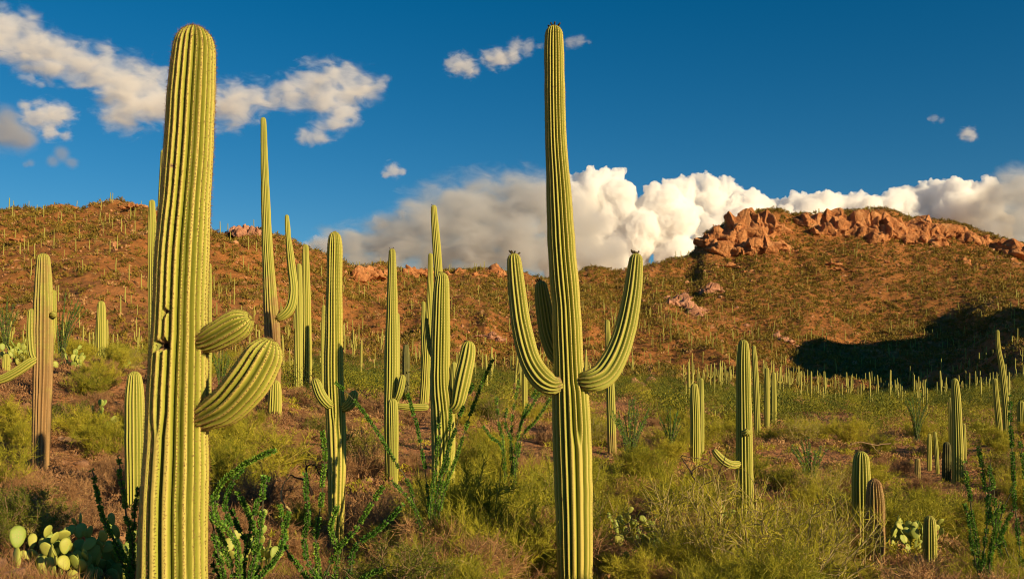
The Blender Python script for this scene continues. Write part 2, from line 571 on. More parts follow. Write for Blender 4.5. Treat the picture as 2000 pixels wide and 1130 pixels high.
def soft_cloud(blobs, D, label, density=0.02, ky=1.0, kz=1.0, wl_px=60, amp=1.6, sharp=1.6, tint=(1, 0.985, 0.985), absorb=0.0, rate=0.12, seed=0):
    s = D / FOC
    mb = MB(); cen = []
    for (px, py, r, dz) in blobs:
        c = np.array([(px - 1000) * s, dz * r * s, (HY - py) * s]); rw = r * s * 1.15
        mb.add(ICO2[0] * rw * 1.30 * np.array([1, ky, kz]) + c, tris=ICO2[1])
        cen.append((tuple(c), rw, ky, kz))
    o, me = remeshed(mb, min(8.0, max(2.5, blobs[0][2] * 0.2)) * s)
    me.materials.clear()
    me.materials.append(soft_material('cloud_vapour', cen, density, wl_px * s, amp, sharp, tint, absorb, rate))
    o.location = (0, D, 0)
    return tag(o, label, 'cloud', 'clouds in the blue sky')

def fill_profile(prof, bottom, r0, r1, n, seed, step=20):
    rng = np.random.default_rng(seed)
    p = np.array(prof, float)
    out = []
    for x in np.arange(p[0, 0], p[-1, 0], step):        # crest puffs
        top = np.interp(x, p[:, 0], p[:, 1]); r = rng.uniform(r0, r1) * 0.6
        out.append((x, top + r * 1.1, r, rng.uniform(-0.6, 0.6)))
    for _ in range(n):
        x = rng.uniform(p[0, 0], p[-1, 0]); top = np.interp(x, p[:, 0], p[:, 1])
        b = bottom if np.isscalar(bottom) else np.interp(x, [q[0] for q in bottom], [q[1] for q in bottom])
        r = rng.uniform(r0, r1)
        lo = top + r * 1.1
        if b - r * 0.5 < lo:
            r = max(8, (b - top) / 2); lo = top + r
        y = rng.uniform(lo, max(lo + 1, b - r * 0.5))
        out.append((x, y, r, rng.uniform(-0.9, 0.9) - 0.9 * (y - top) / max(b - top, 1)))
    return out

M_CUMULUS = cloud_material('cumulus_white', 0.040, tint=(0.915, 0.955, 1.0))
M_GREY = cloud_material('cloud_grey', 0.010, absorb=0.0024, tint=(0.86, 0.90, 1.0))  # grey from absorption, in place of the shade of other clouds
M_LILAC = cloud_material('cloud_lilac', 0.0095, absorb=0.0003, tint=(1, 0.99, 1.0))
RNG = np.random.default_rng(4)
cloud(subpuffs(fill_profile([(1085, 356), (1110, 346), (1150, 334), (1185, 328), (1212, 326), (1222, 350), (1232, 392), (1250, 404), (1262, 378), (1300, 350), (1370, 336), (1420, 352), (1480, 374), (1500, 392),
                    (1560, 382), (1610, 376), (1680, 383), (1720, 382), (1780, 362), (1830, 348), (1880, 352), (1905, 358), (1935, 396), (1950, 406)], 560, 16, 44, 110, 3) + [(1130, 400, 46, 0), (1165, 395, 46, .2), (1190, 430, 44, 0), (1225, 445, 42, -.2), (1255, 450, 44, 0), (1150, 460, 50, .2), (1210, 490, 50, 0), (1280, 440, 44, 0)], 2, 5, RNG), 5200, M_CUMULUS,
      'huge bright white cumulus bank piled up behind the right mesa', 2.4, 1.3, bumps=((15, 0.36), (6, 0.34), (3.2, 0.25)), seed=2)
GREY = dict(density=0.013, ky=1.3, wl_px=44, amp=2.0, sharp=1.7, absorb=0.0029, tint=(0.80, 0.865, 1.0), rate=0.13)  # absorption darkens the vapour to stand for shade cast by other clouds
soft_cloud([(610, 492, 30, 0), (650, 486, 40, 0), (700, 488, 50, 0), (745, 478, 56, .3), (790, 466, 64, 0), (850, 440, 70, -.2), (905, 422, 70, 0), (955, 410, 72, .2), (1010, 402, 68, 0), (1060, 402, 66, -.2), (1105, 422, 60, 0), (1140, 448, 54, 0),
            (850, 505, 66, .3), (930, 492, 76, 0), (1010, 480, 76, -.3), (1080, 490, 66, 0), (760, 525, 50, 0), (1150, 505, 54, 0), (1200, 500, 42, 0), (690, 470, 30, 0), (880, 384, 28, 0)], 4300,
           'broad grey cloud bank low behind the middle saguaros', **GREY)
cloud(subpuffs([(600, 486, 14, 0), (622, 472, 12, .3), (640, 480, 16, 0), (735, 430, 9, 0), (748, 436, 10, .2), (785, 418, 9, 0)], 1, 4, RNG), 4250, M_LILAC, 'little white puffs rising off the left end of the grey bank', 2.2, 1.0, bumps=((10, 0.34), (5, 0.3)), seed=31)
soft_cloud([(1925, 412, 36, 0), (1952, 388, 44, 0), (1990, 376, 48, 0), (2030, 380, 50, .2), (2080, 395, 50, 0), (1980, 430, 48, 0), (1935, 452, 36, 0), (2040, 440, 48, 0), (1985, 480, 44, 0)], 4700, 'grey cloud bank at the right edge above the mesa', **GREY)
def ragged(seeds, n, seed, up=0.5):
    """a soft cloud body: flattened puffs along a chain, more of them on the upper side"""
    rg = np.random.default_rng(seed); out = []
    for (x, y, r, dz) in seeds:
        out.append((x, y, r * 0.72, dz))
        for _ in range(n):
            a = rg.uniform(0, 6.28); q = rg.uniform(0.4, 1.0)
            out.append((x + math.cos(a) * r * q * 1.15, y + (math.sin(a) * q * 0.75 - up * 0.2) * r, r * rg.uniform(0.18, 0.42), dz + rg.uniform(-0.8, 0.8)))
    return out
B_SOFT = ((34, 0.30), (13, 0.36), (5.5, 0.34))
FEATHER = dict(density=0.020, ky=0.8, wl_px=34, amp=2.6, sharp=1.6, tint=(0.90, 0.925, 1.0), absorb=0.0001, rate=0.09)
soft_cloud([(-40, 62, 52, 0), (10, 66, 52, 0), (50, 84, 52, .2), (85, 100, 48, 0), (120, 112, 46, -.2), (155, 124, 46, .1), (200, 132, 46, 0), (235, 160, 56, .3), (270, 185, 62, -.2), (305, 190, 56, 0), (345, 188, 52, .2), (400, 196, 52, 0),
       (435, 203, 50, .2), (470, 193, 44, 0), (500, 188, 34, .2), (235, 218, 44, 0), (245, 236, 28, .2), (30, 42, 28, .2), (60, 50, 22, 0)], 3600,
      'long soft lilac white cloud crossing behind the big left saguaro', **FEATHER)
soft_cloud([(535, 188, 28, 0), (572, 183, 38, 0), (610, 170, 45, .2), (642, 160, 46, 0), (682, 172, 46, .2), (715, 170, 36, 0), (742, 163, 20, 0), (635, 200, 34, 0), (668, 215, 34, .1), (655, 238, 28, 0), (622, 258, 26, .1), (597, 266, 20, 0)], 3700,
      'ragged white cloud with a drooping tail above the tall thin saguaro', **FEATHER)
B_SM = ((16, 0.34), (7, 0.38), (3.5, 0.3))
DUSK = dict(density=0.010, ky=1.0, wl_px=50, amp=1.2, sharp=1.6, absorb=0.004, tint=(0.95, 0.96, 1.0), rate=0.2)
M_THIN = True
def puff(seeds, D, label, seed, mat=None, n=10):
    soft_cloud([(x, y, r * 1.35, dz) for x, y, r, dz in seeds], D, label, 0.012 if mat else 0.024, 0.9, 0.85, 17, 2.4, 1.7, tint=(0.92, 0.94, 1.0), rate=0.2)
puff([(95, 225, 26, 0), (118, 222, 20, .2), (70, 232, 22, 0), (48, 208, 12, 0), (98, 260, 16, 0), (130, 266, 9, 0)], 3500, 'small torn white cloud near the left edge of the sky', 8)
soft_cloud([(0, 255, 46, 0), (30, 262, 38, .2), (55, 275, 24, 0), (15, 230, 26, 0)], 3300, 'dusky blue grey cloud cut by the left edge', **DUSK)
puff([(60, 155, 12, 0), (45, 150, 10, 0), (78, 165, 8, 0)], 3500, 'little pale puff below the long lilac cloud', 10, M_THIN)
soft_cloud([(120, 300, 18, 0), (102, 314, 14, 0), (140, 318, 14, 0)], 3200, 'small dark grey wisp left of the big saguaro', **DUSK)
soft_cloud([(60, 318, 10, 0), (50, 322, 8, 0)], 3200, 'faint dark speck of cloud low at the left', **DUSK)
puff([(898, 126, 20, 0), (915, 132, 17, .1), (878, 126, 10, 0), (930, 138, 7, 0)], 3800, 'flat white cloudlet farthest from the tall three armed saguaro', 12)
puff([(955, 114, 16, 0), (978, 112, 19, .1), (1003, 108, 13, 0)], 3800, 'white cloudlet in the middle of a chain of three', 13)
puff([(1008, 92, 15, 0), (1032, 92, 14, .1), (1054, 90, 8, 0)], 3800, 'small white cloudlet touching the left of the tall saguaro top', 14, M_THIN)
puff([(1115, 84, 12, 0), (1133, 82, 11, 0), (1152, 83, 5, 0)], 3800, 'thin pale wisp just right of the tall saguaro top', 15, M_THIN)
puff([(768, 333, 14, 0), (786, 335, 8, 0), (752, 341, 7, 0)], 3900, 'tiny lone white puff above the middle saguaros', 16)
puff([(1890, 260, 13, 0), (1900, 268, 10, 0), (1880, 267, 6, 0)], 3900, 'tiny white puff high above the right end of the mesa', 17)
puff([(1826, 231, 8, 0), (1838, 236, 6, 0), (1815, 231, 5, 0)], 3900, 'faint speck of cloud high on the right', 18, M_THIN)
# ------------------------------------------------------------------ rocks and cliffs
def rock_material(name, a, b, c, sc=1.0):
    t = NT(name)
    P = t.geo()
    n1 = t.noise(0.16 * sc, 6, 0.65, P); n2 = t.noise(0.9 * sc, 6, 0.7, P, 0.8)
    v = t.n('ShaderNodeTexVoronoi', feature='DISTANCE_TO_EDGE'); t.set(v, 'Scale', 0.22 * sc); t.set(v, 'Vector', P)
    col = t.ramp(n1, [(0.32, a), (0.52, b), (0.7, c)])
    col = t.mix(t.mapr(n2, 0.56, 0.75, 0, 0.4), col, (0.20, 0.095, 0.045))
    h = t.math('ADD', t.math('MULTIPLY', n2, 1.0), t.math('MINIMUM', v.outputs['Distance'], 0.15))
    return t.finish(col, 0.92, 0.2, t.bump(h, 0.85, 1.6 / sc))
M_CLIFF = rock_material('cliff_rock', (0.31, 0.120, 0.045), (0.48, 0.205, 0.075), (0.60, 0.31, 0.135))
M_BOULDER = rock_material('pink_boulder', (0.30, 0.135, 0.075), (0.44, 0.22, 0.13), (0.58, 0.33, 0.21), 3.0)
M_STONE = rock_material('field_stone', (0.27, 0.14, 0.075), (0.38, 0.21, 0.12), (0.48, 0.31, 0.19), 9.0)

def hull(rng, scale, n=16):
    P = rng.normal(size=(n, 3)); P = unit(P) * rng.uniform(0.75, 1.0, (n, 1)) * np.asarray(scale)
    bm = bmesh.new()
    for p in P:
        bm.verts.new(p)
    bmesh.ops.convex_hull(bm, input=bm.verts)
    bmesh.ops.triangulate(bm, faces=bm.faces)
    bm.verts.index_update()
    live = [v for v in bm.verts if v.link_faces]
    idx = {v: i for i, v in enumerate(live)}
    V = np.array([v.co[:] for v in live]); T = np.array([[idx[v] for v in f.verts] for f in bm.faces])
    bm.free()
    return V, T

def displaced(me, specs, seed):
    n = len(me.vertices)
    co = np.empty(n * 3, np.float32); me.vertices.foreach_get('co', co); co = co.reshape(-1, 3).astype(float)
    for k, (wl_, amp) in enumerate(specs):
        no = np.empty(n * 3, np.float32); me.vertices.foreach_get('normal', no); no = no.reshape(-1, 3).astype(float)
        q = co / wl_
        d = np.abs(vnoise(q[:, 0], q[:, 1], q[:, 2], seed + k)) * 2 - 0.7 + 0.6 * vnoise(q[:, 0] * 2.3, q[:, 1] * 2.3, q[:, 2] * 2.3, seed + 50 + k)
        co = co + no * (d * amp)[:, None]
        me.vertices.foreach_set('co', co.astype(np.float32).ravel()); me.update()

def worley(x, y, z, seed):
    fx, fy, fz = np.floor(x), np.floor(y), np.floor(z)
    f1 = np.full(x.shape, 9.0); f2 = np.full(x.shape, 9.0); cid = np.zeros(x.shape)
    for a in (-1, 0, 1):
        for b in (-1, 0, 1):
            for c in (-1, 0, 1):
                ix, iy, iz = fx + a, fy + b, fz + c
                d = np.sqrt((ix + _h(ix, iy, iz, seed) - x) ** 2 + (iy + _h(ix, iy, iz, seed + 1) - y) ** 2 + (iz + _h(ix, iy, iz, seed + 2) - z) ** 2)
                near = d < f1
                f2 = np.where(near, f1, np.minimum(f2, d)); cid = np.where(near, _h(ix, iy, iz, seed + 3), cid); f1 = np.where(near, d, f1)
    return f1, f2, cid

def fractured(me, cell, amp, seed, tall=1.6):
    """splits a rock face into angular blocks with cracks between them"""
    n = len(me.vertices)
    co = np.empty(n * 3, np.float32); me.vertices.foreach_get('co', co); co = co.reshape(-1, 3).astype(float)
    no = np.empty(n * 3, np.float32); me.vertices.foreach_get('normal', no); no = no.reshape(-1, 3).astype(float)
    w = co + 0.25 * cell * np.stack([vnoise(co[:, 0] / cell, co[:, 1] / cell, co[:, 2] / cell, seed + k) for k in range(3)], 1)
    f1, f2, cid = worley(w[:, 0] / cell, w[:, 1] / cell, w[:, 2] / (cell * tall), seed)
    crack = np.clip((f2 - f1) / 0.22, 0, 1)
    co = co + no * (((cid - 0.5) * 0.9 - 0.75 * (1 - crack) ** 1.5) * amp)[:, None]
    me.vertices.foreach_set('co', co.astype(np.float32).ravel()); me.update()

def outcrop(name, blocks, mat, label, cat, group=None, voxel=0.6, seed=0, specs=((9, 1.2), (3, 0.6)), tall=1.0):
    """blocks: (photo column, row of the middle, half width px, half height px) resting on the slope"""
    rng = np.random.default_rng(seed)
    mb = MB(); base = None
    for (px, py, w, h) in blocks:
        Y = depth_at(px, py + h * 0.3, 60, 760)
        s = Y / FOC
        x, z = (px - 1000) * s, (HY - py) * s
        V, T = hull(rng, (w * s, w * s * rng.uniform(0.8, 1.2), h * s), 14)
        a = rng.uniform(0, 6.28); Rz = np.array([[math.cos(a), -math.sin(a) * 0.6, 0], [math.sin(a), math.cos(a) * 0.8, 0], [0, 0, 1]])
        V = V @ Rz.T + np.array([0, 0, 0]) 
        V[:, 0] += V[:, 2] * rng.uniform(-0.25, 0.25)
        P = np.array([x, Y - w * s * 0.25, z])
        if base is None:
            base = P
        mb.add(V + P - base, tris=T)
        V, T = hull(rng, (w * s * 1.9, w * s * 1.4, h * s * 0.80), 14)      # the bedrock between the blocks
        mb.add(V + P - base + np.array([0, w * s * 0.5, -h * s * 0.22]), tris=T)
    o, me = remeshed(mb, voxel)
    fractured(me, specs[0][0] * 1.5, specs[0][1] * 1.0, seed * 7, 2.2)
    fractured(me, specs[1][0] * 1.1, specs[1][1] * 0.55, seed * 7 + 3)
    me.materials.clear(); me.materials.append(mat)
    me.polygons.foreach_set('use_smooth', np.zeros(len(me.polygons), bool))
    o.name = name; me.name = name
    o.location = base
    return tag(o, label, cat, group)

def scatter_blocks(line, n, w, h, seed, jit=6):
    rng = np.random.default_rng(seed)
    L = np.array(line, float); out = []
    cum = np.concatenate([[0], np.cumsum(np.hypot(*np.diff(L[:, :2], axis=0).T))])
    for s in np.linspace(0, cum[-1], n):
        x = np.interp(s, cum, L[:, 0]); y = np.interp(s, cum, L[:, 1]); k = np.interp(s, cum, L[:, 2]) if L.shape[1] > 2 else 1.0
        f = rng.uniform(0.5, 1.55)
        out.append((x + rng.normal(0, jit * .5), y + rng.normal(0, jit * .5), w * f * k * rng.uniform(.8, 1.2), h * f * k))
    return out

outcrop('cliff', scatter_blocks([(1376, 468, .7), (1400, 456, .85), (1432, 450, 1.0), (1462, 440, 1.1), (1500, 440, 1.0), (1528, 448, .75)], 17, 21, 30, 1, 8)
        + scatter_blocks([(1375, 478, .6), (1420, 482, .9), (1455, 480, 1.1), (1490, 482, 1.0), (1520, 482, .7)], 14, 20, 20, 2, 8), M_CLIFF,
        'tall orange rock bastion at the left end of the mesa top', 'cliff', voxel=0.7, seed=11, specs=((14, 2.2), (5, 1.0)))
outcrop('cliff', scatter_blocks([(1545, 432, .6), (1580, 429, .75), (1615, 428, .8), (1650, 435, .95), (1690, 436, 1.1), (1730, 434, 1.1), (1765, 444, 1.0), (1800, 451, .85), (1840, 453, .95), (1880, 460, .9), (1912, 470, .8)], 44, 20, 23, 3, 6)
        + scatter_blocks([(1590, 446, .7), (1660, 452, 1), (1720, 456, 1.1), (1780, 464, 1.0), (1850, 470, .8)], 26, 18, 17, 4, 7), M_CLIFF,
        'long orange rock rim running along the mesa top', 'cliff', voxel=0.7, seed=12, specs=((12, 2.0), (4.5, 0.9)))
outcrop('cliff', scatter_blocks([(1925, 468, .6), (1955, 478, .8), (1985, 492, 1.1), (2030, 500, 1.1)], 13, 18, 17, 5, 6), M_CLIFF, 'orange rock ledge at the right edge below the mesa top', 'cliff', voxel=0.7, seed=13, specs=((11, 1.8), (4, 0.8)))
outcrop('rock_outcrop', scatter_blocks([(1300, 590, .8), (1325, 586, 1.1), (1345, 598, 1.1), (1368, 612, .8)], 16, 13, 12, 6, 6), M_BOULDER, 'large pinkish rock outcrop low on the left flank of the mesa', 'rock outcrop', voxel=0.45, seed=14, specs=((6, 1.0), (2.2, 0.5)))
outcrop('rock_outcrop', scatter_blocks([(1375, 570, .9), (1398, 570, 1.1), (1418, 578, .7)], 9, 11, 10, 7, 5), M_BOULDER, 'rounded pinkish outcrop just above the largest one on the mesa flank', 'rock outcrop', voxel=0.45, seed=15, specs=((6, 1.0), (2.2, 0.5)))
outcrop('rock_outcrop', scatter_blocks([(1425, 595, 1), (1440, 603, .7), (1432, 640, .8), (1450, 648, .7), (1480, 610, .5)], 8, 7, 6, 8, 5), M_BOULDER, 'small broken outcrop trailing down the mesa slope', 'rock outcrop', voxel=0.5, seed=16, specs=((5, .8), (2, 0.4)))
outcrop('rock_outcrop', scatter_blocks([(1880, 512, .7), (1900, 516, 1), (1925, 520, .6)], 7, 10, 9, 9, 4), M_CLIFF, 'pale rock hump standing alone on the right mesa slope', 'rock outcrop', voxel=0.45, seed=17, specs=((8, 1.2), (3, 0.5)))
outcrop('rock_outcrop', scatter_blocks([(1520, 655, .8), (1535, 662, 1), (1560, 676, .6)], 6, 8, 7, 10, 4), M_BOULDER, 'rock pile at the upper left corner of the black shadow', 'rock outcrop', voxel=0.5, seed=18, specs=((4, .7), (2, 0.4)))
outcrop('rock_outcrop', scatter_blocks([(1545, 470, .9), (1560, 488, .7), (1548, 505, .6)], 8, 11, 9, 44, 6), M_CLIFF, 'rubble spilling down right beside the mesa bastion', 'rock outcrop', voxel=0.7, seed=31, specs=((6, 1.0), (3, 0.5)))
outcrop('rock_outcrop', scatter_blocks([(1400, 515, .6), (1440, 522, .8), (1470, 530, .6)], 9, 9, 6, 45, 7), M_CLIFF, 'band of broken rock on the slope under the mesa bastion', 'rock outcrop', voxel=0.7, seed=32, specs=((6, 1.0), (3, 0.5)))
outcrop('rock_outcrop', scatter_blocks([(1700, 500, .6), (1745, 512, .8)], 7, 9, 6, 46, 7), M_CLIFF, 'low rock step under the middle of the mesa rim', 'rock outcrop', voxel=0.7, seed=33, specs=((6, 1.0), (3, 0.5)))
outcrop('rock_outcrop', scatter_blocks([(20, 470, .7), (50, 462, .8)], 5, 9, 6, 47, 5), M_CLIFF, 'small rock patch on the left hillside above the weathered saguaro', 'rock outcrop', voxel=0.5, seed=34, specs=((5, 0.8), (2, 0.4)))
outcrop('rock_outcrop', scatter_blocks([(230, 405, .7), (262, 398, 1), (285, 402, .8)], 7, 8, 6, 48, 4), M_CLIFF, 'rocky top of the left hill beside the pale slim saguaro', 'rock outcrop', voxel=0.5, seed=35, specs=((5, 0.8), (2, 0.4)))
outcrop('rock_outcrop', scatter_blocks([(1600, 497, .6), (1625, 512, .8), (1650, 528, .7), (1675, 535, .6)], 10, 8, 5, 30, 8), M_CLIFF, 'scatter of pale rubble in the gully under the mesa bastion', 'rock outcrop', voxel=0.6, seed=29, specs=((6, 1.0), (3, 0.5)))
outcrop('rock_outcrop', scatter_blocks([(684, 538, .7), (705, 532, 1), (730, 530, 1), (752, 534, .8)], 10, 13, 13, 11, 4), M_CLIFF, 'orange crag on the middle ridge right of the stout straight saguaro', 'rock outcrop', voxel=0.45, seed=19, specs=((8, 1.4), (3, 0.6)))
outcrop('rock_outcrop', scatter_blocks([(788, 532, .8), (808, 530, 1.1), (830, 532, 1)], 9, 12, 13, 12, 4), M_CLIFF, 'orange crag behind the tallest middle saguaro on the ridge', 'rock outcrop', voxel=0.6, seed=20, specs=((8, 1.4), (3, 0.6)))
outcrop('rock_outcrop', scatter_blocks([(880, 532, .6), (905, 530, .8), (940, 534, .8), (965, 530, 1.1), (982, 536, .9)], 12, 11, 9, 13, 4), M_CLIFF, 'low broken rock rim on the ridge left of the three armed saguaro', 'rock outcrop', voxel=0.6, seed=21, specs=((8, 1.2), (3, 0.6)))
outcrop('rock_outcrop', scatter_blocks([(458, 452, .8), (480, 450, 1.1), (505, 458, 1)], 9, 12, 12, 14, 4), M_BOULDER, 'grey pink crag on the skyline behind the leaning thin saguaro', 'rock outcrop', voxel=0.6, seed=22, specs=((6, 1.0), (2.5, 0.5)))
outcrop('rock_outcrop', scatter_blocks([(100, 404, .9), (125, 402, 1), (145, 408, .7)], 6, 9, 6, 15, 3), M_CLIFF, 'small rock cap on top of the left hill', 'rock outcrop', voxel=0.6, seed=23, specs=((6, .8), (2.5, 0.4)))
outcrop('rock_outcrop', scatter_blocks([(930, 652, .8), (965, 656, 1), (985, 662, .7)], 8, 8, 6, 16, 5), M_BOULDER, 'row of pinkish boulders at the foot of the middle ridge', 'rock outcrop', voxel=0.4, seed=24, specs=((4, .7), (1.6, 0.3)))

def boulder(px, row, w, h, label, mat, seed, cat='boulder', name='boulder', group=None, sub=3):
    rng = np.random.default_rng(seed)
    Y = depth_at(px, row)
    x, _, z = GP(px, Y); s = Y / FOC
    V, T = hull(rng, (w * s * 1.1, w * s * rng.uniform(.8, 1.1), h * s * 1.25), 18)
    mb = MB(); mb.add(V, tris=T)
    o, me = remeshed(mb, max(w * s / 9, 0.01))
    displaced(me, ((w * s * 0.9, w * s * 0.08), (w * s * 0.3, w * s * 0.035)), seed)
    me.materials.clear(); me.materials.append(mat)
    me.polygons.foreach_set('use_smooth', np.zeros(len(me.polygons), bool))
    o.name = name; me.name = name
    o.location = (x, Y, z + h * s * 0.45)
    return tag(o, label, cat, group)
boulder(1240, 760, 22, 13, 'big split pinkish boulder between the right arm and the valley shrubs', M_BOULDER, 41)
boulder(1270, 690, 13, 9, 'rounded pinkish boulder on the slope above the split boulder', M_BOULDER, 42)
boulder(1420, 742, 9, 6, 'small tan boulder at the foot of the mesa slope', M_BOULDER, 43)
STONES = [(120, 905, 16, 5), (165, 905, 22, 7), (185, 945, 26, 5), (150, 925, 12, 6), (140, 860, 34, 7), (185, 890, 20, 5), (22, 870, 12, 6), (90, 890, 8, 5), (690, 935, 30, 10), (720, 945, 22, 7), (40, 940, 10, 6), (770, 960, 20, 8), (640, 880, 16, 5), (830, 985, 24, 8),
          (1190, 900, 22, 5), (1215, 915, 18, 5), (1175, 920, 14, 4), (700, 1040, 20, 10), (560, 880, 20, 6), (1890, 1015, 14, 5), (1900, 935, 18, 5), (1850, 1060, 12, 6), (230, 1000, 16, 6), (880, 865, 20, 5), (950, 860, 22, 5), (60, 985, 14, 6), (1560, 985, 12, 5), (1400, 1000, 10, 5)]
for i, (px, row, w, h) in enumerate(STONES):
    zone = 'lying on the bare red soil of the left slope' if px < 400 else 'lying on bare soil between the middle saguaros' if px < 1000 else 'lying among the bushes on the right'
    boulder(px, row, w, h, 'flat reddish stone ' + zone, M_STONE, 60 + i, 'stone', 'stone', 'stones ' + zone)

# ------------------------------------------------------------------ saguaro
def saguaro_material(name, crest, flank, groove, corkc):
    t = NT(name)
    rib, scar, cork = t.attr('rib'), t.attr('scar'), t.attr('cork')
    P = t.geo()
    n1 = t.noise(2.6, 4, 0.6, P); n2 = t.noise(24, 4, 0.65, P)
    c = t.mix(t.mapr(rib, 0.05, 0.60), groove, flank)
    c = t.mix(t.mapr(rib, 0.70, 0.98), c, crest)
    c = t.mix(t.mapr(n1, 0.45, 0.75, 0, 0.35), c, (0.33, 0.30, 0.052))
    c = t.mix(t.mapr(n2, 0.60, 0.78, 0, 0.45), c, (0.15, 0.16, 0.03))
    n5 = t.noise(5.5, 5, 0.7, P, 1.0)
    c = t.mix(t.mapr(n5, 0.66, 0.72, 0, 0.75), c, (0.20, 0.125, 0.05))
    n6 = t.noise(0.8, 3, 0.6, P)
    c = t.mix(t.mapr(n6, 0.42, 0.62, 0, 0.22), c, (0.22, 0.23, 0.035))
    oi = t.n('ShaderNodeObjectInfo')
    c = t.mix(t.math('MULTIPLY', oi.outputs['Random'], 0.28), c, (0.24, 0.27, 0.06))
    st = t.n('ShaderNodeMapping'); st.inputs['Scale'].default_value = (14, 14, 1.2); t.t.links.new(P, st.inputs[0])
    n3 = t.noise(1.0, 4, 0.7, st.outputs[0])
    ck = t.ramp(n3, [(0.3, (0.20, 0.13, 0.05)), (0.7, corkc)])
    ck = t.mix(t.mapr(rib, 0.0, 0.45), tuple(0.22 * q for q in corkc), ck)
    c = t.mix(t.mapr(t.math('ADD', cork, t.math('MULTIPLY', t.math('SUBTRACT', n1, 0.5), 0.9)), 0.35, 0.75), c, ck)
    c = t.mix(t.mapr(scar, 0.25, 0.7), c, (0.22, 0.13, 0.06))
    c = t.mix(t.mapr(scar, 0.80, 0.95), c, (0.030, 0.016, 0.008))
    return t.finish(c, 0.62, 0.25, t.bump(t.math('ADD', n2, t.math('MULTIPLY', n3, cork)), 0.35, 0.012))
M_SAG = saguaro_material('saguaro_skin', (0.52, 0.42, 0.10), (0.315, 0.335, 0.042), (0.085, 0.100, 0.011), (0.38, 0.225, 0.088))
M_FARSKIN = saguaro_material('far_saguaro_skin', (0.36, 0.31, 0.07), (0.30, 0.275, 0.05), (0.085, 0.105, 0.012), (0.30, 0.18, 0.09))
M_SHADESKIN = saguaro_material('shade_toned_saguaro_skin', (0.060, 0.045, 0.022), (0.045, 0.034, 0.018), (0.015, 0.012, 0.007), (0.06, 0.04, 0.02))  # living saguaros in shade: the shade is put into a near-black skin colour
def plain(name, col, rough=0.8, spec=0.2, var=0.35, scale=8.0, trans=0.0):
    t = NT(name)
    n = t.noise(scale, 3, 0.6, t.geo())
    return t.finish(t.mix(t.mapr(n, 0.35, 0.65, 0, var * 2), col, tuple(x * 0.5 for x in col)), rough, spec, None, trans)
M_SPINE = plain('spine', (0.25, 0.130, 0.058), 0.6, 0.2)
M_FRUIT = plain('dried_fruit', (0.060, 0.045, 0.020), 0.8)
M_BUD = plain('green_bud', (0.28, 0.30, 0.06), 0.7)

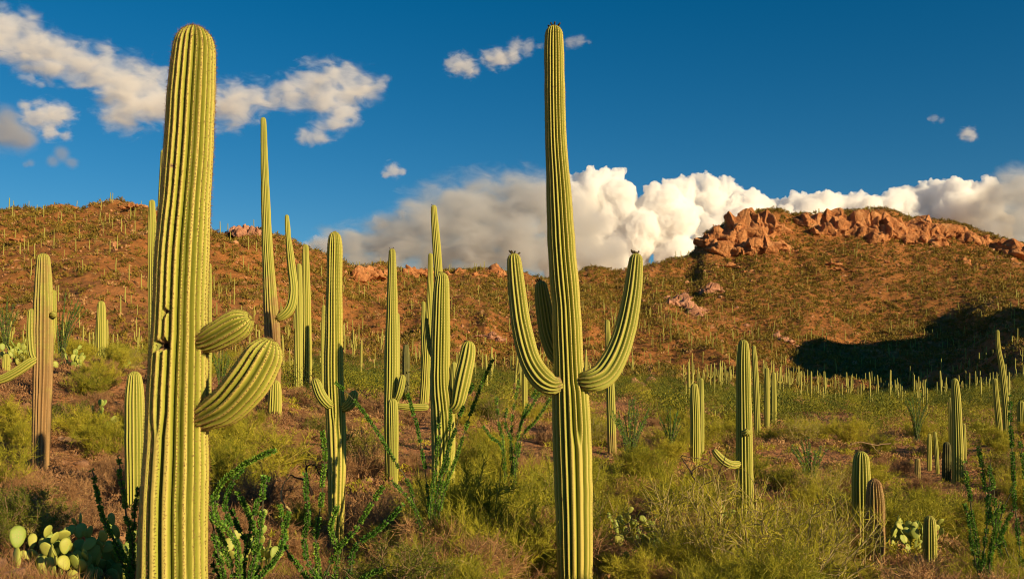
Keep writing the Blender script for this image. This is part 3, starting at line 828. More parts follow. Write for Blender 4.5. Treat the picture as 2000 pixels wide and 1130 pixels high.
def column_mesh(name, path, rad, nribs, spr=6, ds=0.06, D=0.17, tip=True, arm=False, dents=(), splits=(), seed=0, cork=0.0, cork_h=1.0, spine_ds=0.0, spine_len=0.03, spine_k=4, bands=0.02):
    """a ribbed column along a path; returns (mesh, spines mesh or None)"""
    rng = np.random.default_rng(seed)
    pr = np.hstack([np.asarray(path, float), np.asarray(rad, float)[:, None]])
    L0 = np.linalg.norm(np.diff(pr[:, :3], axis=0), axis=1).sum()
    fine = catmull(pr, max(24, int(L0 / 0.02) if L0 < 3 else 160))
    P, r = fine[:, :3], fine[:, 3]
    s = np.concatenate([[0], np.cumsum(np.linalg.norm(np.diff(P, axis=0), axis=1))]); L = s[-1]
    ht = r[-1] * 1.15 if tip else 0
    rows = np.arange(0, L - ht, ds) if L - ht > ds else np.array([0.])
    if tip:
        rows = np.concatenate([rows, (L - ht) + ht * np.sin(np.linspace(0, 1, 9) * math.pi / 2)])
    S = rows
    Pp = np.stack([np.interp(S, s, P[:, k]) for k in range(3)], 1)
    rr = np.interp(S, s, r)
    if tip:
        q = np.clip((S - (L - ht)) / ht, 0, 1)
        rr = rr * np.sqrt(np.maximum(1 - q ** 2.2, 0.0004))
    if arm:
        q = np.clip(S / (1.5 * rr.max()), 0, 1)
        rr = rr * (0.76 + 0.24 * np.sqrt(q))
    rr = rr * (1 + bands * vnoise(S / 0.22, S * 0 + seed, S * 0, 3) + bands * vnoise(S / 0.7, S * 0 + seed, S * 0, 8))
    T, N, B = frames(Pp + np.linspace(0, 1e-6, len(Pp))[:, None])
    nth = nribs * spr
    th = np.arange(nth) / nth * 2 * np.pi
    sp = 2 * np.pi / nribs
    gro = np.arange(nribs) * sp + rng.uniform(-0.10, 0.10, nribs) * sp
    wob = 0.19 * sp * vnoise(S / 1.6, S * 0 + seed * 3.1, S * 0, 4)
    g = np.zeros((len(S), nth))
    def add(theta, w, fade):
        d = np.abs((th[None, :] - np.reshape(theta, (-1, 1)) - wob[:, None] + np.pi) % (2 * np.pi) - np.pi)
        d = np.minimum(d / np.reshape(w, (-1, 1)), 1.0)
        gg = (0.55 * (1 - np.sin(d * np.pi / 2)) + 0.45 * 0.5 * (1 + np.cos(np.pi * d))) * fade[:, None]
        np.maximum(g, gg, out=g)
    one = np.ones(len(S))
    killed = {}
    for (sv, tv, up) in splits:          # a groove that starts (or ends) at height sv near angle tv
        k = int(np.argmin(np.abs((gro - tv + np.pi) % (2 * np.pi) - np.pi)))
        killed[k] = np.clip((S - sv) / 0.22, 0, 1) if up else np.clip((sv - S) / 0.22, 0, 1)
    for k in range(nribs):
        sh = np.zeros(len(S)); wd = np.ones(len(S))
        for kk, side_ in (((k + 1) % nribs, 1), ((k - 1) % nribs, -1)):
            if kk in killed:
                gap = 1 - killed[kk]
                sh = sh + side_ * 0.30 * sp * gap; wd = wd + 0.12 * gap
        add(gro[k] + sh, sp * 0.5 * wd, killed.get(k, one))
    sc = np.zeros((len(S), nth)); dent = np.zeros((len(S), nth))
    for (sv, tv, hs, wa, dp) in dents:
        d1 = (S[:, None] - sv) / hs
        d2 = ((th[None, :] - tv + np.pi) % (2 * np.pi) - np.pi) / wa
        rad_ = np.sqrt(d1 ** 2 + d2 ** 2) + 0.25 * vnoise(d1 * 2.1 + seed, d2 * 2.3, d1 * 0, 6)
        m = np.clip(1.35 - rad_, 0, 1); m = np.clip(m * 1.8, 0, 1)
        sc = np.maximum(sc, m); dent = np.maximum(dent, dp * np.clip((m - 0.35) / 0.5, 0, 1))
    if arm:
        sc = np.maximum(sc, np.clip(0.75 - 0.55 * S / (rr.max() * 0.9), 0, 0.62)[:, None] * (0.7 + 0.6 * vnoise(S[:, None] * 30 + th[None, :] * 0, th[None, :] * 2.0 + S[:, None] * 0, S[:, None] * 0 + th[None, :] * 0 + seed, 2)))
    tipq = np.clip((L - S) / max(ht, 1e-6), 0, 1) if tip else one
    Dl = D * np.clip(0.35 + tipq * 0.9, 0, 1)
    R_ = rr[:, None] * (1 - Dl[:, None] * g - dent)
    V = Pp[:, None, :] + R_[:, :, None] * (np.cos(th)[None, :, None] * N[:, None, :] + np.sin(th)[None, :, None] * B[:, None, :])
    n = len(S)
    i, j = np.meshgrid(np.arange(n - 1), np.arange(nth), indexing='ij')
    a = i * nth + j; b = i * nth + (j + 1) % nth
    Q = np.stack([a, b, b + nth, a + nth], -1).reshape(-1, 4)
    V = V.reshape(-1, 3)
    ck = np.zeros(len(S)) + cork * np.clip(1.25 - S / max(cork_h, .01), 0, 1) if cork else np.zeros(len(S))
    at = {'rib': (1 - g).ravel(), 'scar': sc.ravel(), 'cork': np.repeat(ck, nth)}
    extra = [Pp[-1] + T[-1] * 1e-3]
    V = np.vstack([V, extra])
    jj = np.arange(nth)
    tris = np.stack([(n - 1) * nth + jj, (n - 1) * nth + (jj + 1) % nth, np.full(nth, len(V) - 1)], -1)
    if arm:                                             # closed at the bottom too
        V = np.vstack([V, Pp[0]])
        tris = np.vstack([tris, np.stack([(jj + 1) % nth, jj, np.full(nth, len(V) - 1)], -1)])
        for k, v in (('rib', 0.3), ('scar', 0.7), ('cork', 0)):
            at[k] = np.append(at[k], [0.8 if k == 'rib' else 0, v])
    else:
        for k in at:
            at[k] = np.append(at[k], 0.8 if k == 'rib' else 0)
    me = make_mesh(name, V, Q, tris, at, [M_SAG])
    spm = None
    if spine_ds:
        cre = gro + sp / 2
        So = np.arange(0.03, L * 0.9995, spine_ds)
        So = np.concatenate([So[So < L - ht], (L - ht) + ht * np.linspace(0, 0.97, max(5, int(ht / spine_ds * 1.6)))]) if tip else So
        Pc = np.stack([np.interp(So, S, Pp[:, k]) for k in range(3)], 1)
        Nn = unit(np.stack([np.interp(So, S, N[:, k]) for k in range(3)], 1)); Bn = unit(np.stack([np.interp(So, S, B[:, k]) for k in range(3)], 1))
        Tn = unit(np.stack([np.interp(So, S, T[:, k]) for k in range(3)], 1))
        rs = np.interp(So, S, rr); ws = np.interp(So, S, wob); tq = np.interp(So, S, 1 - tipq) if tip else So * 0
        C, dirs, Ts = [], [], []
        for t0 in cre:
            tt = t0 + ws + rng.normal(0, 0.01, len(So))
            rd = np.cos(tt)[:, None] * Nn + np.sin(tt)[:, None] * Bn
            C.append(Pc + rd * (rs * 0.992)[:, None]); dirs.append(unit(rd * (1 - tq[:, None] * 0.7) + Tn * tq[:, None])); Ts.append(Tn)
        C = np.concatenate(C); dirs = np.concatenate(dirs); Ts = np.concatenate(Ts)
        keep = np.ones(len(C), bool)
        mb = MB()
        for k in range(spine_k):
            dd = unit(dirs * 0.55 + unit(rng.normal(size=dirs.shape)) * 0.9)
            dd = dd + dirs * np.maximum(0, 0.15 - (dd * dirs).sum(1))[:, None]
            ln = spine_len * rng.uniform(0.5, 1.2, len(C))[:, None]
            v, t = strands(C[keep], (C + dd * ln)[keep], spine_len * 0.10, rng)
            mb.add(v, tris=t)
        # the felty pad at the foot of every cluster
        up = Ts * spine_len * 0.15; sd = unit(np.cross(Ts, dirs)) * spine_len * 0.15; o_ = dirs * spine_len * 0.10
        v = np.stack([C + o_ - up, C + o_ + sd, C + o_ + up, C + o_ - sd], 1).reshape(-1, 3)
        mb.add(v, quads=np.arange(len(C) * 4).reshape(-1, 4))
        spm = mb.mesh('spines', [M_SPINE], False)
    return me, spm

def buds_mesh(name, P, axis, r, n, mat, seed, size=0.035):
    rng = np.random.default_rng(seed)
    mb = MB(); axis = unit(np.asarray(axis, float))
    for k in range(n):
        a = rng.uniform(0, 6.28); q = rng.uniform(0.15, 0.85) * r
        e1 = unit(np.cross(axis, [0.3, -1, 0.1])); e2 = np.cross(axis, e1)
        d = unit(axis * rng.uniform(.5, 1.2) + (e1 * math.cos(a) + e2 * math.sin(a)) * rng.uniform(.3, 1.0))
        p = np.asarray(P) + (e1 * math.cos(a) + e2 * math.sin(a)) * q - axis * (0.25 * q)
        l = size * rng.uniform(1.3, 2.8)
        path = np.stack([p, p + d * l * 0.35, p + d * l * 0.75, p + d * l])
        V, Q, T = tube(path, np.array([0.25, 0.55, 0.6, 0.42]) * size, 6)
        mb.add(V, Q, T)
    return mb.mesh(name, [mat])

HERO = {}
def saguaro(label, trunk, base=None, depth=None, arms=(), ribs=16, spr=6, cork=0.0, cork_h=1.0, spines=0.0, dents=(), splits=(), buds=0, D=0.27, seed=None, group=None, bud_mat=None, front=0.0, slen=0.028, skin=None, bands=0.02, spine_k=4):
    """trunk: (photo column, row, half width px) from the base up; arms: lists of (column, row, half width px, metres nearer)"""
    seed = len(HERO) + 1 if seed is None else seed
    Y = depth if depth else depth_at(trunk[0][0], base)
    Y -= front
    s = Y / FOC
    x0 = (trunk[0][0] - 1000) * s
    z0 = float(G(np.array([x0]), np.array([Y]))[0])
    top = [(((px - 1000) * s - x0, 0.0, (HY - py) * s - z0), hw * s) for (px, py, hw) in trunk]
    pts = [p for p, _ in top]; rad = [r for _, r in top]
    rad[-1] = max(rad[-1], 0.72 * rad[-2])
    z_first = pts[0][2]
    if z_first > 0.05:
        pts = [(pts[0][0], 0.0, -0.25)] + pts; rad = [rad[0] * 0.97] + rad
    else:
        pts[0] = (pts[0][0], 0.0, min(z_first, -0.25))
    h = lambda row: (HY - row) * s - z0 - pts[0][2]
    rowds = max(0.02, 0.004 * Y)
    va = math.atan((1000 - trunk[-1][0]) / FOC)      # which way the trunk faces the viewer
    dn = [(h(row), R(a) + va, hh, R(w), dp) for (row, a, hh, w, dp) in dents]
    sl = [(h(row), R(a) + va, up) for (row, a, up) in splits]
    me, spm = column_mesh('trunk', pts, rad, ribs, spr, rowds, D, True, False, dn, sl, seed, cork, cork_h, spines, slen, spine_k, bands)
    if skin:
        me.materials[0] = M_SHADESKIN
    root = empty('saguaro', (x0, Y, z0)) if (arms or spm or buds) else None
    if root is None:
        o = link('saguaro', me, None, (x0, Y, z0)); tr = o
    else:
        o = root; tr = link('trunk', me, root)
        if spm:
            link('spines', spm, tr)
    if buds:
        link('dried_fruit', buds_mesh('dried_fruit', pts[-1], (0, 0, 1), rad[-1], buds, bud_mat or M_FRUIT, seed, max(0.02, 0.75 * s)), root)
    for k, a in enumerate(arms):
        nb = 0; d2 = 0.0
        if isinstance(a, dict):
            nb = a.get('buds', 0); a = a['p']
        P = []; rr = []
        for q in a:
            dy = q[3] if len(q) > 3 else 0.0
            sy = (Y - dy) / FOC
            P.append(((q[0] - 1000) * sy - x0, -dy, (HY - q[1]) * sy - z0)); rr.append(q[2] * sy)
        rr[-1] = max(rr[-1], 0.72 * rr[-2])
        am, asp = column_mesh('arm', P, rr, max(9, int(ribs * (0.62 if Y > 12 else 0.72))), spr, rowds, D * 1.0, True, True, (), (), seed * 10 + k, 0, 1, spines, slen)
        ao = link('arm', am, root)
        if asp:
            link('spines', asp, ao)
        if nb:
            ax = np.array(P[-1]) - np.array(P[-2])
            link('dried_fruit', buds_mesh('dried_fruit', P[-1], ax, rr[-1], nb, bud_mat or M_FRUIT, seed * 3 + k, max(0.02, 0.75 * s)), ao)
    tag(o, label, 'saguaro', group or 'tall saguaros of the near slope')
    HERO[label] = (x0, Y, z0)
    return o

saguaro('big stout saguaro with two stubby right arms and a dark hole in its trunk',
        [(337, 1195, 68), (337, 1130, 67), (340, 1000, 64), (344, 900, 61), (346, 800, 59), (349, 700, 56.5), (351, 650, 54), (352, 600, 52.5), (356, 500, 50.5), (362, 400, 47), (368, 300, 46), (373, 200, 45), (378, 120, 42), (380, 88, 39), (380, 51, 33)],
        depth=8.0, ribs=23, spr=9, spines=0.030, D=0.27, seed=1, slen=0.033, spine_k=6,
        dents=[(676, -38, 0.045, 15, 0.30), (612, -34, 0.028, 7, 0.22), (330, 38, 0.012, 4, 0.05), (178, 5, 0.010, 3, 0.03), (335, -38, 0.012, 4, 0.04)], splits=[(850, -33, True)], bands=0.012,
        arms=[[(390, 668, 25, 0.02), (408, 664, 27, 0.05), (432, 652, 30, 0.10), (458, 637, 31, 0.14), (490, 619, 27, 0.18)],
              [(388, 818, 29, 0.02), (410, 809, 32, 0.06), (450, 785, 39, 0.14), (488, 742, 42, 0.20), (513, 700, 39, 0.22), (531, 662, 34, 0.24)]])
saguaro('very tall saguaro with three upswept arms and fruit on every tip',
        [(1123, 1165, 35), (1123, 1130, 34.5), (1122, 1050, 35.5), (1120, 950, 37.5), (1117, 850, 38.5), (1114, 770, 36), (1112, 745, 31), (1110, 700, 29), (1108, 650, 28.5), (1106, 600, 27.5), (1102, 550, 28), (1098, 500, 27), (1095, 450, 27), (1090, 350, 23.5), (1087, 300, 22), (1085, 250, 21), (1083, 150, 19.5), (1082, 90, 19), (1082, 50, 16)],
        depth=11.7, ribs=20, spr=8, spines=0.034, D=0.28, seed=2, slen=0.022, buds=9,
        dents=[(968, -45, 0.03, 8, 0.06), (1098, 10, 0.012, 4, 0.03)], splits=[(870, 15, True)],
        arms=[{'p': [(1098, 748, 18, 0.12), (1080, 752, 21, 0.12), (1056, 737, 23, 0.10), (1034, 700, 21, 0.06), (1019, 640, 20, 0.03), (1011, 580, 18, 0), (1006, 530, 16, 0), (1003, 494, 12.5, 0)], 'buds': 6},
              {'p': [(1135, 742, 20, 0.10), (1158, 742, 24, 0.16), (1182, 728, 25, 0.14), (1205, 690, 23.5, 0.10), (1222, 640, 21, 0.05), (1234, 580, 18.5, 0.02), (1240, 530, 16, 0), (1243, 494, 11.5, 0)], 'buds': 6},
              {'p': [(1100, 705, 16, -0.25), (1085, 690, 18, -0.35), (1070, 650, 17.5, -0.40), (1062, 600, 16, -0.40), (1058, 570, 13.5, -0.40), (1056, 548, 10, -0.40)], 'buds': 4}])
saguaro('weathered brown saguaro at the left with a bent arm leaving the frame',
        [(78, 930, 17), (79, 900, 16), (82, 800, 17), (84, 700, 18.5), (84.5, 600, 18.5), (85, 510, 12.5), (85, 494, 9)], base=925, ribs=16, cork=0.85, cork_h=7.5, spines=0.09, slen=0.03, buds=4, seed=3,
        arms=[[(80, 705, 7, .1), (66, 695, 9, .15), (62, 660, 9.5, .15), (62, 630, 9, .15), (62, 602, 6.5, .15)], [(76, 698, 7, .12), (60, 707, 9, .2), (30, 727, 9.5, .25), (0, 741, 9, .25), (-30, 738, 9, .25), (-48, 700, 9, .25), (-50, 640, 7, .25)],
              [(92, 680, 6, -.1), (101, 660, 7.5, -.1), (103, 610, 7.5, -.1), (104, 565, 5.5, -.1)], [(98, 614, 4, .05), (105, 614, 6.5, .1), (111, 611, 4, .1)]])
saguaro('slender saguaro hidden behind the left edge of the big stout one', [(312, 900, 10), (312, 600, 10.5), (316, 450, 9.5), (319, 350, 8), (320, 292, 5)], depth=27, ribs=14, seed=4)
saguaro('pale saguaro shorter and left of the slender one behind the stout trunk', [(299, 850, 8), (298, 600, 8.5), (297, 450, 8), (297, 390, 5.5)], depth=33, ribs=13, seed=5)
saguaro('thin saguaro peeking out right of the big stout trunk', [(405, 860, 7), (406, 640, 7.5), (407, 560, 6.5), (408, 513, 4)], depth=36, ribs=12, seed=6)
saguaro('short armless saguaro half shaded beside the base of the stout one', [(263, 1010, 17), (264, 950, 18.5), (264, 850, 20), (263, 780, 18), (263, 745, 15), (263, 724, 10)], base=1008, ribs=17, spines=0.07, slen=0.02, seed=7)
saguaro('very tall thin saguaro with one hooked arm and a brown base',
        [(533, 800, 16), (533, 740, 15.5), (532, 650, 15.5), (529, 600, 14.5), (523, 500, 11), (519, 400, 9), (516, 300, 7), (515, 250, 5.8), (514, 229, 5.2)], base=800, ribs=16, cork=1.0, cork_h=7.0, seed=8,
        arms=[[(540, 622, 8, .1), (553, 616, 9, .15), (567, 600, 10, .15), (573, 570, 9.5, .12), (570, 530, 8.5, .1), (566, 490, 7, .1), (563, 464, 5, .1), (562, 450, 5.5, .1), (560, 419, 3.5, .1)]])
saguaro('little armless saguaro at the foot of the tall thin one', [(536, 822, 13), (537, 780, 13.5), (537, 755, 12), (537, 741, 7)], base=818, ribs=15, seed=9)
saguaro('straight saguaro sunlit on its right beside a dark twin', [(597, 772, 12), (598, 700, 11), (598, 600, 9.5), (597, 520, 7.5), (597, 477, 5)], base=770, ribs=14, cork=0.6, cork_h=3, seed=10)
saguaro('dark shaded saguaro standing left of its sunlit twin', [(582, 772, 9), (583, 650, 8), (584, 560, 6.5), (584, 514, 4.5)], base=768, ribs=13, seed=11)
saguaro('stout straight saguaro with two small low arms in front of the ridge',
        [(657, 1078, 13), (657, 1000, 15.5), (658, 900, 18), (655, 800, 20), (652, 740, 19.5), (652, 650, 17.5), (653, 550, 15.5), (654, 490, 15), (654, 470, 13.5), (654, 452, 9)], base=1072, ribs=18, spines=0.06, slen=0.022, seed=12, buds=2, D=0.28, splits=[(830, -10, True), (860, 25, True)],
        arms=[[(650, 790, 8, .06), (640, 788, 10, .16), (627, 772, 11, .2), (619, 752, 10.5, .2), (614, 738, 7.5, .2)], [(664, 795, 8, .02), (676, 794, 10, .08), (687, 783, 10.5, .08), (693, 762, 8, .08)]])
saguaro('thin distant saguaro just left of the stout straight one', [(631, 760, 4), (631, 680, 4.5), (632, 610, 4), (632, 595, 2.5)], depth=44, ribs=10, seed=13)
saguaro('tall armed saguaro with a level arm pointing right', [(762, 945, 9), (762, 880, 11), (763, 800, 13), (765, 700, 14), (766, 600, 11), (766, 520, 8.5), (766, 485, 6)], base=942, ribs=15, spines=0.08, slen=0.025, seed=14, buds=2,
        arms=[[(768, 792, 5, .15), (782, 793, 6.5, .2), (805, 795, 7.5, .2), (825, 795, 7.5, .2), (838, 794, 6.5, .2)], [(770, 785, 5, .1), (778, 772, 7, .2), (784, 750, 7.5, .25), (787, 731, 5, .25)]])
saguaro('short saguaro right in front of the tall one with a level arm', [(768, 955, 9), (768, 860, 10.5), (767, 800, 10.5), (767, 777, 7)], base=952, ribs=14, spines=0.08, slen=0.02, seed=15)
saguaro('thin saguaro showing just right of the tall one with a level arm', [(776, 770, 4), (777, 680, 4.5), (777, 611, 3)], depth=46, ribs=10, seed=16)
saguaro('stout saguaro with one thick raised arm on its right among bushes', [(866, 1020, 21), (866, 900, 23), (866, 850, 23.5), (864, 800, 22.5), (860, 750, 20.5), (860, 700, 19.5), (861, 620, 18), (862, 570, 16), (863, 548, 14), (863, 531, 9)], base=1012, ribs=18, spines=0.06, slen=0.022, seed=17, buds=4, D=0.28,
        arms=[[(880, 800, 12, .05), (893, 790, 14, .12), (899, 765, 16.5, .12), (906, 730, 17.5, .12), (913, 695, 16, .1), (917, 665, 10, .1)], [(855, 700, 4, -.2), (842, 690, 4.5, -.2), (836, 655, 4.5, -.2), (833, 621, 3, -.2)]])
saguaro('tallest middle saguaro leaning left against the grey cloud', [(868, 830, 11), (866, 700, 11), (858, 560, 9), (851, 460, 8), (848, 420, 6.5), (847, 400, 5.5)], depth=32, ribs=13, seed=18, buds=2)
saguaro('leaning saguaro with a dark base left of the thick armed one', [(827, 800, 10), (831, 740, 9.5), (835, 660, 8.5), (840, 570, 6.5), (841, 494, 4.5)], base=800, ribs=13, seed=19)
saguaro('thin short saguaro left of the leaning one', [(826, 730, 4.5), (827, 650, 5), (827, 588, 3.5)], depth=60, ribs=10, seed=20)
saguaro('small black looking saguaro alone in shade between the middle ones', [(793, 742, 7), (793, 700, 7.5), (793, 672, 5)], depth=56, ribs=11, seed=21, skin='shade')  # its shade is painted into the skin
saguaro('small saguaro in the gap behind the thick raised arm', [(886, 800, 6), (886, 750, 7), (887, 706, 4.5)], depth=40, ribs=11, seed=22)
saguaro('thin saguaro behind the left arm of the very tall one', [(1025, 830, 5), (1025, 760, 5.5), (1025, 700, 3.5)], depth=46, ribs=11, seed=23)
saguaro('thin saguaro rising behind the right arm of the very tall one', [(1196, 892, 9), (1194, 820, 9), (1192, 750, 8.5), (1189, 690, 6.5), (1186, 624, 4)], base=890, ribs=13, seed=24, cork=.7, cork_h=1.6)
saguaro('armless saguaro with a dark left side and a paler twin behind', [(1358, 910, 10), (1358, 830, 10), (1357, 780, 9.5), (1356, 748, 6)], base=905, ribs=14, seed=25)
saguaro('paler twin standing behind the right of an armless saguaro', [(1369, 890, 6), (1369, 800, 6.5), (1369, 738, 4)], base=888, ribs=11, seed=26)
saguaro('tall straight saguaro with a round bud on its middle and a drooping arm', [(1455, 1032, 17), (1455, 980, 17), (1454, 900, 16.5), (1453, 800, 15), (1452, 720, 13.5), (1452, 685, 11.5), (1452, 663, 7)], base=1030, ribs=16, spines=0.06, slen=0.02, seed=27, D=0.28,
        arms=[[(1453, 845, 6, .15), (1458, 844, 8.5, .3), (1462, 842, 7, .4)], [(1450, 902, 5, .05), (1435, 907, 8, .15), (1420, 904, 8.5, .2), (1406, 893, 8, .2), (1393, 877, 5.5, .2)]])
saguaro('slim saguaro leaning just behind the one with the round bud', [(1480, 855, 6), (1478, 790, 6), (1475, 720, 5.5), (1472, 674, 3.5)], base=850, ribs=12, seed=28)
saguaro('slim pale saguaro, left of a close pair in the valley', [(1498, 842, 5), (1498, 780, 5.5), (1498, 717, 3.5)], base=842, ribs=12, seed=29)
saguaro('slim pale saguaro, right of a close pair in the valley', [(1511, 840, 5), (1511, 780, 5.5), (1511, 726, 3.5)], base=838, ribs=12, seed=30)
saguaro('very thin saguaro behind the drooping arm', [(1396, 880, 3), (1396, 840, 3), (1396, 800, 2)], depth=60, ribs=9, seed=31)
saguaro('short thick saguaro with white ribs before a prickly pear', [(1683, 1090, 17), (1683, 1030, 17.5), (1682, 950, 18), (1682, 905, 16), (1682, 880, 10)], base=1086, ribs=16, spines=0.06, slen=0.022, seed=32, D=0.30)
saguaro('brownish short saguaro leaning on its greener neighbour', [(1710, 1095, 17), (1710, 1040, 18), (1709, 980, 17.5), (1708, 952, 14), (1708, 934, 9)], base=1092, ribs=17, spines=0.045, slen=0.035, cork=.75, cork_h=30, seed=33, front=0.45, D=0.28)
saguaro('small young saguaro alone near the lower right', [(1816, 1112, 13), (1816, 1060, 13.5), (1816, 1025, 12), (1816, 1006, 7)], base=1110, ribs=15, spines=0.06, slen=0.022, seed=34, D=0.28)
saguaro('tall bare saguaro leading a cluster on the right', [(1871, 948, 11), (1870, 880, 11), (1868, 800, 9), (1866, 760, 8), (1864, 738, 5.5)], base=945, ribs=14, seed=35)
saguaro('dark short saguaro left of the cluster leader', [(1848, 950, 8), (1849, 900, 9), (1849, 862, 6)], base=940, ribs=13, seed=36, skin='shade')  # dark skin colour takes the place of shade
saguaro('thin saguaro touching the left of the cluster leader', [(1857, 880, 4), (1857, 820, 4.5), (1856, 776, 3)], base=900, ribs=10, seed=37)
saguaro('slim saguaro close on the right of the cluster leader', [(1884, 900, 3.5), (1883, 860, 4), (1882, 826, 3)], base=905, ribs=10, seed=38)
saguaro('knee high brown saguaro left of the right hand cluster', [(1792, 942, 5.5), (1792, 920, 6), (1792, 894, 4)], base=940, ribs=12, cork=.6, cork_h=30, seed=39)
saguaro('thin green saguaro, taller of two left of the cluster', [(1815, 922, 4), (1815, 880, 4.5), (1815, 846, 3)], base=920, ribs=10, seed=40)
saguaro('thin green saguaro leaning right beside another', [(1832, 928, 3.5), (1829, 880, 4), (1826, 842, 3)], base=926, ribs=10, seed=41)
saguaro('tall leaning saguaro high at the right edge', [(1967, 880, 7), (1965, 800, 6.5), (1957, 720, 5.5), (1950, 680, 4.5), (1948, 644, 3)], base=868, ribs=12, seed=42, cork=.6, cork_h=1.5)
saguaro('brown footed saguaro left of the tall leaning one', [(1953, 868, 6), (1951, 830, 6), (1946, 775, 5), (1943, 738, 3)], base=866, ribs=12, cork=.9, cork_h=1.2, seed=43)
saguaro('green saguaro cut off by the right edge', [(1995, 868, 7.5), (1995, 820, 8), (1994, 782, 5.5)], base=862, ribs=13, seed=44)
saguaro('low round saguaro at the far left edge beside prickly pears', [(12, 728, 7), (12, 710, 7.5), (12, 690, 5)], depth=38, ribs=13, seed=45)
saguaro('armless saguaro alone on the left slope above the prickly pears', [(197, 708, 8), (197, 660, 9.5), (198, 615, 9), (198, 587, 5.5)], base=708, ribs=14, seed=46)
# ------------------------------------------------------------------ plants: materials
def leaf_material(name, stops, trans=0.25, rough=0.6):
    t = NT(name)
    v = t.attr('tint')
    oi = t.n('ShaderNodeObjectInfo')
    f = t.math('ADD', t.math('MULTIPLY', v, 0.62), t.math('MULTIPLY', oi.outputs['Random'], 0.38))
    return t.finish(t.ramp(f, stops), rough, 0.2, None, trans)
M_GREEN = leaf_material('palo_verde_leaf', [(0.05, (0.14, 0.17, 0.015)), (0.5, (0.38, 0.36, 0.026)), (0.95, (0.64, 0.54, 0.055))], 0.35)
M_OLIVE = leaf_material('creosote_leaf', [(0.05, (0.07, 0.10, 0.013)), (0.5, (0.18, 0.20, 0.022)), (0.95, (0.36, 0.33, 0.04))], 0.3)
M_DARKLEAF = leaf_material('dark_valley_leaf', [(0.05, (0.045, 0.070, 0.010)), (0.5, (0.105, 0.130, 0.015)), (0.95, (0.23, 0.22, 0.026))], 0.3)
M_VALLEY = leaf_material('valley_leaf', [(0.05, (0.10, 0.13, 0.013)), (0.5, (0.28, 0.27, 0.022)), (0.95, (0.52, 0.44, 0.042))], 0.3)
M_HILL = leaf_material('hill_brush_leaf', [(0.05, (0.070, 0.062, 0.010)), (0.5, (0.165, 0.122, 0.018)), (0.95, (0.36, 0.24, 0.036))], 0.2)
M_DRY = leaf_material('dry_twig', [(0.05, (0.15, 0.080, 0.040)), (0.5, (0.38, 0.205, 0.090)), (0.95, (0.58, 0.37, 0.15))], 0.25)
M_STRAW = leaf_material('dry_grass_blade', [(0.05, (0.19, 0.105, 0.040)), (0.5, (0.33, 0.20, 0.075)), (0.95, (0.46, 0.32, 0.12))], 0.25)
M_BRANCH = plain('green_bark', (0.32, 0.27, 0.05), 0.7)
M_TWIGBARK = plain('grey_bark', (0.32, 0.21, 0.115), 0.85)
M_PALEBARK = plain('pale_bark', (0.42, 0.33, 0.14), 0.8)
M_DARKBARK = plain('dark_bark', (0.060, 0.040, 0.026), 0.85)
M_OCO = leaf_material('ocotillo_leaf', [(0.05, (0.035, 0.115, 0.014)), (0.5, (0.115, 0.27, 0.028)), (0.95, (0.28, 0.42, 0.05))], 0.2)
M_OCOSTEM = plain('ocotillo_stem', (0.10, 0.095, 0.05), 0.8)
def pad_material():
    t = NT('prickly_pear_pad')
    P = t.obj()
    v = t.n('ShaderNodeTexVoronoi'); t.set(v, 'Scale', 9.0); t.set(v, 'Vector', P); t.set(v, 'Randomness', 0.35)
    n = t.noise(3.0, 4, 0.6, P)
    oi = t.n('ShaderNodeObjectInfo')
    c = t.mix(n, (0.17, 0.26, 0.045), (0.28, 0.36, 0.065))
    c = t.mix(t.math('MULTIPLY', oi.outputs['Random'], 0.55), c, (0.50, 0.45, 0.09))
    c = t.mix(t.mapr(v.outputs['Distance'], 0.22, 0.14), c, (0.36, 0.25, 0.10))
    return t.finish(c, 0.55, 0.3, None, 0.06)
M_PAD = pad_material()

